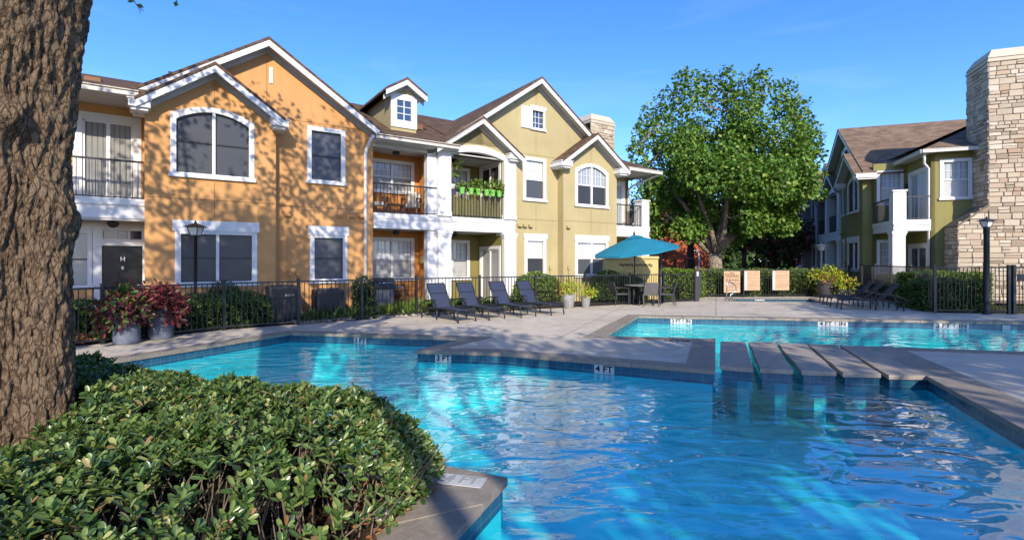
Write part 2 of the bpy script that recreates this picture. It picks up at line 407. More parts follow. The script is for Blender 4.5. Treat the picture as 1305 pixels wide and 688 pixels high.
def m_ground(name, stops, sca=1.2, bs=25):
    m = mat(name, stops[0][1], .95, .1); t = NT(m); co = t.coord('world')
    a = t.noise(co, sca, 8, .7); t.base(t.ramp(a, stops)); t.bump(t.noise(co, bs, 6, .75), .8, .05); return m
M['lawn'] = m_ground('lawn', [(.3, (.035, .05, .015)), (.5, (.07, .085, .025)), (.7, (.12, .12, .05))])
M['soil'] = m_ground('soil', [(.3, (.02, .014, .01)), (.5, (.055, .035, .022)), (.7, (.11, .075, .05))], 9, 30)
M['pebble'] = m_island('pebbles', [(0, (.30, .25, .20)), (.5, (.45, .40, .34)), (1, (.22, .18, .15))], .9, .2)
M['litter'] = m_island('leaf_litter', [(0, (.12, .05, .02)), (.5, (.25, .10, .035)), (1, (.32, .20, .08))], .8, .2)
# plants
G1 = [(0, (.022, .05, .010)), (.35, (.045, .10, .018)), (.7, (.085, .165, .028)), (1, (.16, .24, .05))]
M['hedge_leaf'] = m_island('hedge_leaf', [(0, (.03, .065, .016)), (.3, (.07, .13, .03)), (.66, (.13, .205, .048)), (.9, (.22, .28, .075)), (.96, (.36, .37, .13)), (1, (.26, .13, .05))], .3, .55, .25)
M['tree_leaf'] = m_island('tree_leaf', [(0, (.05, .115, .014)), (.4, (.095, .20, .025)), (.8, (.165, .29, .042)), (1, (.27, .32, .06))], .5, .35, .3)
M['oak_leaf'] = m_island('oak_leaf', G1, .45, .4, .2)
M['dark_leaf'] = m_island('dark_leaf', [(0, (.022, .048, .012)), (.6, (.05, .095, .022)), (1, (.09, .15, .035))], .6, .3, .15)
M['red_flower_leaf'] = m_island('flowering_leaf', [(0, (.022, .045, .012)), (.55, (.05, .09, .02)), (.86, (.08, .13, .03)), (.9, (.42, .03, .05)), (1, (.5, .05, .07))], .6, .3, .15)
M['box_leaf'] = m_island('box_leaf', [(0, (.03, .07, .012)), (.5, (.06, .12, .02)), (1, (.13, .20, .035))], .45, .4, .15)
M['lime_hedge'] = m_island('lime_hedge', [(0, (.07, .13, .016)), (.5, (.13, .21, .025)), (1, (.22, .29, .045))], .5, .35, .25)
M['lime_leaf'] = m_island('lime_leaf', [(0, (.27, .33, .02)), (.5, (.38, .44, .03)), (.88, (.48, .50, .04)), (.93, (.36, .09, .05)), (1, (.30, .06, .05))], .5, .35, .25)
M['coleus_leaf'] = m_island('coleus_leaf', [(0, (.045, .018, .024)), (.35, (.085, .022, .03)), (.6, (.14, .028, .035)), (.72, (.22, .055, .045)), (.82, (.10, .12, .03)), (1, (.07, .17, .03))], .45, .4, .2)
M['coleus_red'] = m_island('coleus_red_leaf', [(0, (.065, .018, .02)), (.5, (.15, .022, .026)), (.85, (.25, .05, .045)), (1, (.30, .20, .14))], .45, .4, .2)
M['pot_green'] = mat('green_pot', (.20, .55, .10), .45, .4)
M['stem'] = m_paint('stem_bark', (.16, .12, .085), .9)
def m_bark(name, c0, c1, c2, sx=7, sz=2.2):
    m = mat(name, c1, .95, .1); t = NT(m); co = t.coord('Object', (sx, sx, sz))
    vo = t.n('ShaderNodeTexVoronoi', feature='DISTANCE_TO_EDGE', Scale=1.6); w = t.n('ShaderNodeVectorMath', operation='ADD')
    nn = t.n('ShaderNodeTexNoise', Scale=1.3, Detail=5.0); t.l(co, nn.inputs['Vector']); t.l(co, w.inputs[0]); t.l(nn.outputs['Color'], w.inputs[1]); t.l(w.outputs[0], vo.inputs['Vector'])
    fine = t.noise(co, 5, 8, .75)
    h = t.math('ADD', t.math('MINIMUM', t.math('MULTIPLY', vo.outputs['Distance'], 1.6), .28), t.math('MULTIPLY', fine, .95))
    c = t.ramp(h, [(.38, c0), (.62, c1), (.9, c2)])
    lich = t.noise(t.coord('Object', (3, 3, 3)), 1.6, 6, .7); c = t.mix(t.ramp(lich, [(.58, (0,)*3), (.74, (.4,)*3)]), c, (.36, .33, .25))
    t.base(c); t.bump(h, 1.0, .06); return m
M['bark'] = m_bark('oak_bark', (.065, .042, .028), (.26, .175, .108), (.46, .345, .225), 17, 7)
M['bark_pale'] = m_bark('pale_bark', (.10, .08, .06), (.24, .19, .14), (.36, .30, .23), 4, 1.5)
M['bark_dark'] = mat('dark_bark', (.05, .037, .028), .95, .1)
# furniture
M['sling'] = m_island('lounger_sling', [(0, (.038, .043, .06)), (1, (.042, .047, .066))], .75, .2)
def m_weave(name, col):
    m = mat(name, col, .75, .25); t = NT(m); co = t.coord('UV', (160, 160, 160)); w = t.n('ShaderNodeTexChecker', Scale=1.0); t.l(co, w.inputs[0])
    t.base(t.mix(t.noise(t.coord(), 5, 4), sc(col, .75), sc(col, 1.25))); t.bump(w.outputs['Fac'], .3, .002); return m
M['sling'] = m_weave('sling_fabric', (.034, .044, .078)); M['chair_weave'] = m_weave('chair_weave', (.10, .095, .095))
M['sling_brown'] = m_weave('brown_sling_fabric', (.06, .055, .05))
def m_canvas():
    m = mat('teal_canvas', (.02, .27, .42), .8, .15); t = NT(m); tr = t.n('ShaderNodeBsdfTranslucent'); tr.inputs[0].default_value = (.03, .32, .46, 1)
    t.base(t.ramp(t.noise(t.coord(), 3, 4), [(.3, (.02, .20, .30)), (.7, (.028, .25, .36))]))
    mx = t.n('ShaderNodeMixShader'); mx.inputs[0].default_value = .25; t.l(t.b.outputs[0], mx.inputs[1]); t.l(tr.outputs[0], mx.inputs[2])
    t.l(mx.outputs[0], t.t.nodes['Material Output'].inputs[0]); return m
M['teal'] = m_canvas()
M['steel'] = mat('rail_steel', (.7, .7, .68), .18, .5, 1.0)
def m_planter(name, col):
    m = mat(name, col, .7, .3); t = NT(m); co = t.coord(); a = t.noise(co, 5, 6, .65, .5)
    t.base(t.ramp(a, [(.3, sc(col, .75)), (.55, col), (.75, sc(col, 1.45))])); t.bump(t.noise(co, 25, 4), .25, .01); return m
M['planter_blue'] = m_planter('blue_grey_planter', (.115, .13, .165)); M['planter_grey'] = m_planter('grey_planter', (.27, .26, .25)); M['planter_dark'] = m_planter('dark_planter', (.06, .055, .055))
M['lamp_glass'] = mat('frosted_lamp_glass', (.75, .70, .62), .3, .4)
M['marker'] = m_paint('marker_tile', (.52, .52, .50), .4, .35)
M['ink'] = mat('black_ink', (.012, .012, .014), .5, .3); M['grey_ink'] = mat('grey_ink', (.30, .30, .30), .6, .2); M['white_ink'] = mat('white_ink', (.8, .8, .78), .5, .2); M['brown_ink'] = mat('brown_ink', (.16, .065, .03), .6, .2)
def m_board():
    m = mat('tan_board', (.62, .40, .23), .6, .3); t = NT(m); t.base(t.ramp(t.noise(t.coord(), 3, 5), [(.3, (.44, .29, .17)), (.7, (.53, .36, .22))])); return m
M['board'] = m_board()
M['ac'] = mat('ac_metal', (.05, .052, .056), .5, .4); M['ac_dark'] = mat('ac_dark', (.014, .014, .016), .5, .4)
M['wood'] = m_paint('brown_wood', (.20, .09, .035), .6); M['cushion'] = m_paint('pale_cushion', (.55, .50, .43), .9)
M['grill'] = mat('grill_enamel', (.02, .021, .024), .3, .6); M['grill_grey'] = mat('grill_grey', (.16, .16, .17), .4, .5)
M['screen_mesh'] = m_weave('fence_screen', (.16, .15, .13))
M['terracotta'] = m_paint('orange_terracotta', (.42, .13, .04), .8)

def text_mesh(name, txt, size, mt, parent, Mx, width=None, ext=.002):
    cu = bpy.data.curves.new(name, 'FONT'); cu.body = txt; cu.size = size; cu.extrude = ext; cu.align_x = 'CENTER'; cu.align_y = 'CENTER'; cu.offset = size * .028
    o = bpy.data.objects.new(name, cu); COL.objects.link(o); bpy.context.view_layer.update()
    dg = bpy.context.evaluated_depsgraph_get(); me = bpy.data.meshes.new_from_object(o.evaluated_get(dg))
    bpy.data.objects.remove(o); bpy.data.curves.remove(cu)
    if width:
        xs = [v.co.x for v in me.vertices]; k = width / (max(xs) - min(xs))
        for v in me.vertices: v.co.x *= k
    me.transform(Mx); me.materials.clear(); me.materials.append(mt)
    o = bpy.data.objects.new(name, me); COL.objects.link(o); o.parent = parent; return o

# ------------------------------------------------------------------ ground, deck, pool
POOL = [(-7.3,6.75),(-5.07,11.48),(-.88,10.62),(-1.73,9.2),(-.18,8.95),(3.01,7.52),(4.23,10.52),(1.96,10.92),(3.73,14.9),(4.98,14.67),
        (13.6,13.37),(19.5,12.3),(18.0,6.9),(6.8,9.62),(5.9,7.06),(5.03,4.93),(4.1,2.5),(-.71,2.2),(-.07,3.78)]
SPA = [(9.0,20.35),(9.75,22.3),(13.0,21.9),(12.25,19.95)]
FEN = {'a': (-13.2,2.1), 'b': (-6.81,11.87), 'b2': (-2.85,14.98), 'c': (4.43,18.9), 'd': (7.4,20.35), 'e': (8.62,22.65), 'f': (16.15,23.2), 'g': (13.3,15.8), 'h': (15.35,15.52), 'i': (24,14.3)}
def offset_poly(pts, w):
    """clockwise polygon pushed outwards by w (one width or one per edge)"""
    n = len(pts); w = w if hasattr(w, '__len__') else [w] * n; out = []
    L = []
    for i in range(n):
        a = Vector(pts[i]); b = Vector(pts[(i + 1) % n]); d = (b - a).normalized(); nr = Vector((-d.y, d.x)); L.append((a + nr * w[i], d))
    for i in range(n):
        (p, d), (q, e) = L[i - 1], L[i]
        cr = d.x * e.y - d.y * e.x
        if abs(cr) < .05: out.append(tuple(q)); continue
        t = ((q.x - p.x) * e.y - (q.y - p.y) * e.x) / cr; out.append((p.x + d.x * t, p.y + d.y * t))
    return out
deck_out = [(-13.4,2.1),(-6.95,12.0),(-2.95,15.15),(4.35,19.05),(7.3,20.5),(8.5,22.8),(16.3,23.4),(13.5,15.95),(15.4,15.7),(24,14.5),(24,-7),(-13.4,-7)]
big = [(-400,-250),(-400,700),(500,700),(500,-250)]
struct(MB().prism(big[::-1], -.4, -.02, [deck_out], bottom=False).build('ground', M['lawn']))
struct(MB().prism(deck_out[::-1], -.05, 0, [POOL, SPA], sides=False, bottom=False).build('pool_deck', M['concrete']))
struct(MB().prism([(-.6,10.42),(-1.4,9.4),(-.1,9.22),(2.85,7.9),(3.85,10.3),(1.72,10.68)][::-1], -.03, .004, sides=False, bottom=False).build('peninsula_deck', M['wet']))
struct(MB().prism([(7.0,9.25),(17.6,6.6),(17,-3),(2.5,-3),(4.7,2.5),(5.55,4.75),(6.4,6.9)][::-1], -.03, .004, sides=False, bottom=False).build('bridge_deck', M['wet']))
def walls(poly, z0, z1, name, m, off=0.0):
    mb = MB(); q = offset_poly(poly, off)
    for i in range(len(q)):
        a, b = q[i], q[(i + 1) % len(q)]
        mb.add([(*a, z0), (*b, z0), (*b, z1), (*a, z1)], [(0, 1, 2, 3)])
    return struct(mb.build(name, m))
WATER_Z = -.185
walls(POOL, -.205, -.04, 'waterline_tiles', M['tile']); walls(POOL, -1.1, -.2, 'pool_wall', M['plaster'], .01)
walls(SPA, -.3, .02, 'spa_tiles', M['tile'])
struct(MB().prism(offset_poly(POOL, .02)[::-1], -1.5, -1.0, sides=False, bottom=False).build('pool_floor', M['plaster']))
struct(MB().prism(offset_poly(SPA, .02)[::-1], -1.1, -.9, sides=False, bottom=False).build('spa_floor', M['plaster']))
struct(MB().prism(POOL[::-1], -.5, WATER_Z, sides=False, bottom=False).build('pool_water', M['water']))
struct(MB().prism(SPA[::-1], -.5, -.2, sides=False, bottom=False).build('spa_water', M['water']))
def coping(poly, wid, name, top=.012, th=.06):
    n = len(poly); inn = offset_poly(poly, -.03); out = offset_poly(poly, wid); mb = MB(); g = .005
    for i in range(n):
        a0, b0 = Vector(inn[i]), Vector(inn[(i+1) % n]); a1, b1 = Vector(out[i]), Vector(out[(i+1) % n])
        ln = (b0 - a0).length; k = max(1, round(ln / .62)); ts = [0]
        for j in range(1, k): ts.append((j + random.uniform(-.25, .25)) / k)
        ts.append(1)
        for j in range(k):
            e = g / ln; t0, t1 = ts[j] + e, ts[j+1] - e
            p = [a0.lerp(b0, t0), a0.lerp(b0, t1), a1.lerp(b1, t1), a1.lerp(b1, t0)]
            z = top + random.uniform(-.003, .003)
            A = sum(p[q].x*p[(q+1) % 4].y - p[(q+1) % 4].x*p[q].y for q in range(4))
            if A < 0: p = p[::-1]
            mb.prism([tuple(v) for v in p], z - th, z)
    o = struct(mb.build(name, M['flag'], bevel=.008))
    q = MB(); q.prism(offset_poly(poly, [x - .01 if hasattr(wid,'__len__') else wid - .01 for x in (wid if hasattr(wid,'__len__') else [wid]*n)])[::-1], -.03, top - .008, [offset_poly(poly, -.02)], sides=False)
    struct(q.build(name + '_grout', M['grout'])); return o
cw = [.34] * len(POOL); cw[5] = .40; cw[13] = .5; cw[14] = .5; cw[15] = .5; cw[17] = .40; cw[18] = .38; cw[1] = .3; cw[2] = .3; cw[0] = .3
coping(POOL, cw, 'pool_coping'); coping(SPA, .28, 'spa_coping')
U2 = Vector((.376, .927)); V2 = Vector((.927, -.376)); BC = Vector((-.07, 3.78))
def bed(p, q): return BC - U2 * p - V2 * q
struct(MB().prism([tuple(bed(*t)) for t in ((.34,.36),(5,.36),(5,9.5),(.34,9.5))], -.05, .006, sides=False, bottom=False).build('planting_bed', M['soil']))
struct(MB().prism([(-13,2.6),(-6.85,12.0),(-2.9,15.1),(4.35,19.0),(7.2,20.45),(5.0,21.8),(-8.2,13.4),(-15.5,8.5)][::-1], -.05, .012, sides=False, bottom=False).build('garden_bed', M['soil']))

# stepping slabs between the two decks
SL = [((918.4,467),(960,470.5),(949,436),(918,436)),((969,470.5),(1010,472.5),(987,436.7),(954,436.4)),((1022,473.5),(1065.5,474.5),(1026,438.2),(991,437.8)),
      ((1075,476),(1122,477),(1065.5,440),(1030,439.6)),((1132,479),(1184.5,479.5),(1108,441.6),(1071,441.2))]
sl_lab = ['reddish brown stepping slab next to the deck corner, across the narrow gap', 'grey stepping slab second from the deck corner with a rusty front edge',
          'middle stepping slab of the five crossing the channel', 'stepping slab between the middle slab and the widest one', 'widest stepping slab beside the sandy coping of the far deck']
for q, lab in zip(SL, sl_lab):
    P = [ground_at(*t) for t in q]; c = sum(P, Vector()) / 4
    t = thing('stepping_slab', lab, 'stepping slab', (c.x, c.y, 0), group='stone slabs crossing the pool channel')
    loc = [(p.x - c.x, p.y - c.y) for p in P]
    # slightly wavy long sides
    def side(a, b, k=7): return [(a[0] + (b[0]-a[0])*i/k + random.uniform(-.012, .012), a[1] + (b[1]-a[1])*i/k) for i in range(k)]
    poly = side(loc[0], loc[1], 3) + side(loc[1], loc[2]) + side(loc[2], loc[3], 3) + side(loc[3], loc[0])
    mb = MB(); mb.prism(poly, -.05, .014); mb.build('flagstone_top', M['slab'], t, bevel=.01)
    sh = [(x * .94, y * .97) for x, y in loc]; MB().prism(sh, -.205, -.048).build('tiled_pier', M['tile'], t); MB().prism([(x*.35, y*.6) for x, y in loc], -1.0, -.207).build('pier_base', M['plaster'], t)

# ------------------------------------------------------------------ apartment buildings
def plane(ox, oy, ang=0):
    """maps (a, depth, z) of a wall panel to building space; ang 0 faces the front, 90 faces right, -90 faces left"""
    ca, sa = round(math.cos(R(ang)), 6), round(math.sin(R(ang)), 6)
    return lambda a, d, z: (ox + a * ca - d * sa, oy + a * sa + d * ca, z)
def arch_poly(x0, x1, z0, zs, rise, n=14):
    pts = [(x0, z0), (x1, z0), (x1, zs)]
    for i in range(1, n): 
        t = i / n; pts.append((x1 + (x0 - x1) * t, zs + rise * (1 - (2*t - 1)**2)))
    return pts + [(x0, zs)]
def wall(root, pl, out, m, holes=(), th=.14, name='wall'):
    mb = MB(); mb.X = pl; mb.prism(out, 0, th, holes, axis='y', bottom=False); return mb.build(name, m, root)
def window(root, pl, x0, x1, z0, z1, pane, arch=0, cols=2, head=.0, trim=.13, muntin=None, split=True, low=None, sill=True, cut=None):
    """outer trim x0..x1, z0..z1; returns the hole to cut in the wall. pane = glass material, low = lower sash material"""
    t = trim; ix0, ix1, iz0, iz1 = x0 + t, x1 - t, z0 + t * .9, z1 - t - head
    out = arch_poly(x0, x1, z0, z1 - arch, arch) if arch else [(x0, z0), (x1, z0), (x1, z1), (x0, z1)]
    inn = arch_poly(ix0, ix1, iz0, z1 - arch - t, arch) if arch else [(ix0, iz0), (ix1, iz0), (ix1, iz1), (ix0, iz1)]
    mb = MB(); mb.X = pl; mb.prism(out, -.035, .02, [inn], axis='y', bottom=False)
    if head: mb.box(x0 - .05, x1 + .05, -.055, -.036, z1 - head - t * .4, z1 + .02)
    if sill: mb.box(x0 - .04, x1 + .04, -.075, -.036, z0 - .01, z0 + .085)
    fr = mb.build('window', M['white'], root)
    zt = z1 - t if arch else iz1; zm = iz0 + (zt - iz0) * .5
    g = MB(); g.X = pl
    if low is not None and split:
        g.add([(ix0, .06, zm), (ix1, .06, zm), (ix1, .06, zt), (ix0, .06, zt)], [(0, 1, 2, 3)]); g.build('pane', pane, fr)
        g = MB(); g.X = pl; g.add([(ix0, .055, iz0), (ix1, .055, iz0), (ix1, .055, zm), (ix0, .055, zm)], [(0, 1, 2, 3)]); g.build('pane', low, fr)
    else:
        g.add([(ix0, .06, iz0), (ix1, .06, iz0), (ix1, .06, zt), (ix0, .06, zt)], [(0, 1, 2, 3)]); g.build('pane', pane, fr)
    s = MB(); s.X = pl; w = (ix1 - ix0) / cols
    mx = muntin or 'white'
    for c in range(1, cols): s.box(ix0 + w*c - .035, ix0 + w*c + .035, -.012, .07, iz0 - .01, zt + .01)
    if split and low is not None: s.box(ix0, ix1, .025, .05, zm - .022, zm + .022)
    elif split:
        q = MB(); q.X = pl; q.box(ix0 - .01, ix1 + .01, .03, .07, zm - .018, zm + .018); q.build('meeting_rail', M['black'], fr)
    if muntin == 'white':
        for c in range(cols):
            for k in (1, 2): xx = ix0 + w*c + w*k/3; s.box(xx - .009, xx + .009, .04, .058, zm if low is not None else iz0, zt)
        rows = (1,) if low is not None else (1, 2)
        for k in rows:
            zz = (zm + (zt - zm) * .5) if low is not None else iz0 + (zt - iz0) * k / 3
            s.box(ix0, ix1, .039, .057, zz - .009, zz + .009)
    if s.v: s.build('sash', M['white'] if muntin == 'white' or cols > 1 else M['black'], fr)
    return out if False else [(p[0], p[1]) for p in (inn if not arch else inn)]
def railing(root, pl, x0, x1, z0, z1, mesh=None):
    mb = MB(); mb.X = pl
    mb.box(x0, x1, -.025, .025, z1 - .045, z1); mb.box(x0, x1, -.015, .015, z0 + .05, z0 + .08)
    n = int((x1 - x0) / .115)
    for i in range(n + 1):
        x = x0 + (x1 - x0) * i / n; mb.box(x - .008, x + .008, -.008, .008, z0 + .0, z1 - .04)
    return mb.build('railing', M['black'], root)
def gable_roof(root, xc, half, za, sl, y0, y1, m, th=.13, fas=.175, wall_y=None, name='roof', left=True, right=True):
    """gable to the front: apex za on top, slope sl, verge at y0, runs back to y1; white barge boards at the verge"""
    ht = th * math.sqrt(1 + sl*sl)
    r = MB()
    for sgn, on in ((-1, left), (1, right)):
        if not on: continue
        xe = xc + sgn * half; ze = za - sl * half
        vs = [(xc, y0, za), (xe, y0, ze), (xe, y1, ze), (xc, y1, za), (xc, y0, za - ht*.5), (xe, y0, ze - ht*.5), (xe, y1, ze - ht*.5), (xc, y1, za - ht*.5)]
        fs = [(0, 1, 2, 3), (7, 6, 5, 4), (0, 4, 5, 1), (1, 5, 6, 2), (2, 6, 7, 3)]
        if sgn > 0: fs = [f for f in fs]
        else: fs = [f[::-1] for f in fs]
        r.add(vs, fs)
    ro = r.build(name, m, root)
    b = MB(); s = MB()
    for sgn, on in ((-1, left), (1, right)):
        if not on: continue
        xe = xc + sgn * half; ze = za - sl * half; e0 = ht * .5 + .004; e1 = e0 + fas
        q = [(xc, y0 + .02, za - e0), (xe, y0 + .02, ze - e0), (xe, y0 + .02, ze - e1), (xc, y0 + .02, za - e1)]
        q2 = [(x, y0 + .055, z) for x, y, z in q]
        fs = [(0, 3, 2, 1), (4, 5, 6, 7), (2, 3, 7, 6), (1, 2, 6, 5), (0, 1, 5, 4)]
        b.add(q + q2, fs if sgn > 0 else [f[::-1] for f in fs])
        if wall_y is not None:   # soffit boards under the verge, down to the frieze
            d = e0 + fas * .55
            q = [(xc, y0 + .056, za - d), (xe, y0 + .056, ze - d), (xe, wall_y + .02, ze - d), (xc, wall_y + .02, za - d)]
            s.add(q, [(0, 1, 2, 3)] if sgn < 0 else [(3, 2, 1, 0)])
            q = [(xc, wall_y - .03, za - d), (xe, wall_y - .03, ze - d), (xe, wall_y - .03, ze - d - .16), (xc, wall_y - .03, za - d - .16)]
            s.add(q, [(0, 3, 2, 1)] if sgn > 0 else [(0, 1, 2, 3)])
    b.build('bargeboard', M['white'], ro)
    if s.v: s.build('soffit', M['soffit'], ro)
    return ro
def eave_return(root, x0, x1, y0, y1, z):
    mb = MB(); mb.box(x0, x1, y0, y1, z - .17, z); mb.box(x0 + .05, x1 - .05, y0 + .06, y1, z - .24, z - .172); mb.box(x0 - .025, x1 + .025, y0 - .025, y1, z + .002, z + .03)
    return mb.build('eave_return', M['white'], root)
def gutter(root, pts, name='gutter'):
    mb = MB()
    for a, b in zip(pts, pts[1:]):
        mb.bar((a[0], a[1], a[2] - .06), (b[0], b[1], b[2] - .06), .11, .12)
        mb.bar((a[0], a[1], a[2] + .008), (b[0], b[1], b[2] + .008), .15, .02)
    return mb.build(name, M['gutter'], root)
def column(root, x0, x1, y0, y1, z0, z1, cap=True):
    mb = MB(); mb.box(x0, x1, y0, y1, z0, z1)
    if cap:
        mb.box(x0 - .05, x1 + .05, y0 - .05, y1 + .05, z1 - .10, z1 - .002); mb.box(x0 - .025, x1 + .025, y0 - .025, y1 + .025, z1 - .18, z1 - .102)
    mb.box(x0 - .025, x1 + .025, y0 - .025, y1 + .025, z0 + .002, z0 + .16)
    # raised stiles leave a sunk panel on the front
    mb.box(x0 + .002, x0 + .08, y0 - .018, y0 - .001, z0 + .165, z1 - .185); mb.box(x1 - .08, x1 - .002, y0 - .018, y0 - .001, z0 + .165, z1 - .185)
    return mb.build('column', M['white'], root)
def vent_hood(root, x, y, z, m):
    mb = MB(); mb.add([(x-.08,y,z+.07),(x+.08,y,z+.07),(x+.08,y-.12,z+.02),(x-.08,y-.12,z+.02),(x-.08,y,z-.05),(x+.08,y,z-.05),(x+.08,y-.12,z-.05),(x-.08,y-.12,z-.05)],
                      [(0,1,2,3)[::-1],(3,2,6,7)[::-1],(0,3,7,4),(1,5,6,2),(4,7,6,5)]); return mb.build('vent_hood', m, root)
def ceiling_lamp(root, x, y, z):
    mb = MB(); mb.lathe([(.05, 0), (.11, -.02), (.13, -.06), (.09, -.13), (.03, -.16)], 12, (x, y, z)); return mb.build('ceiling_lamp', M['black'], root)
def roof_vent(root, x, y, z):
    mb = MB(); mb.add([(x-.17,y-.15,z-.02),(x+.17,y-.15,z-.02),(x+.17,y+.25,z+.12),(x-.17,y+.25,z+.12),(x-.15,y-.13,z+.15),(x+.15,y-.13,z+.15),(x+.15,y+.25,z+.2),(x-.15,y+.25,z+.2)],
                      [(0,1,5,4),(1,2,6,5),(3,0,4,7),(4,5,6,7),(2,3,7,6)]); return mb.build('roof_vent', M['downspout' if False else 'wood'], root)
def sliding_door(root, pl, x0, x1, z0, z1, left, right, trim=.15):
    mb = MB(); mb.X = pl; i0, i1, t1 = x0 + trim, x1 - trim, z1 - trim; mid = (i0 + i1) / 2
    mb.prism([(x0, z0), (i0, z0), (i0, t1), (i1, t1), (i1, z0), (x1, z0), (x1, z1), (x0, z1)], -.03, .06, axis='y')
    fr = mb.build('sliding_door', M['white'], root)
    for a, b, m, d in ((i0, mid, left, .045), (mid, i1, right, .03)):
        g = MB(); g.X = pl; g.add([(a, d, z0), (b, d, z0), (b, d, t1), (a, d, t1)], [(0, 1, 2, 3)]); g.build('pane', m, fr)
    s = MB(); s.X = pl; s.box(mid - .04, mid + .04, -.005, .05, z0, t1); s.box(i0, i0 + .05, .0, .05, z0, t1); s.box(i1 - .05, i1, 0, .05, z0, t1); s.box(i0, i1, 0, .05, t1 - .06, t1); s.box(i0, i1, 0, .05, z0, z0 + .09)
    s.build('sash', M['white'], fr); return fr
def stones(mb, pl, x0, x1, z0f, z1f, seed, clip=None):
    """courses of rough blocks over a panel; z1f(x) gives the top edge"""
    r = random.Random(seed); z = z0f
    top = max(z1f(x0), z1f(x1), z1f((x0+x1)/2))
    while z < top - .02:
        h = r.choice((.11, .14, .17, .2, .24)); x = x0
        while x < x1 - .01:
            w = r.uniform(.18, .45) if h < .18 else r.uniform(.22, .5)
            xe = min(x + w, x1)
            if x1 - xe < .1: xe = x1
            zt = min(z + h, z1f((x + xe) / 2))
            if zt - z > .03:
                if h > .19 and r.random() < .3:
                    parts = [(x, xe, z, z + (zt - z) * .5), (x, xe, z + (zt - z) * .5, zt)]
                else: parts = [(x, xe, z, zt)]
                for a, b, c, e in parts:
                    g = .010; d = r.uniform(.015, .05); j = lambda k=.008: r.uniform(-k, k)
                    f = .014
                    base = [(a+g, .01, c+g), (b-g, .01, c+g), (b-g, .01, e-g), (a+g, .01, e-g)]
                    mid = [(p[0]+j(), -d*.65, p[2]+j(.006)) for p in base]
                    fr = [(a+g+f+j(), -d+j(), c+g+f+j()), (b-g-f+j(), -d+j(), c+g+f+j()), (b-g-f+j(), -d+j(), e-g-f+j()), (a+g+f+j(), -d+j(), e-g-f+j())]
                    vs = [pl(*p) for p in base + mid + fr]
                    fs = [(8, 9, 10, 11)]
                    for k in range(4):
                        k2 = (k + 1) % 4; fs += [(k, k2, 4+k2, 4+k), (4+k, 4+k2, 8+k2, 8+k)]
                    mb.add(vs, fs)
            x = xe
        z += h

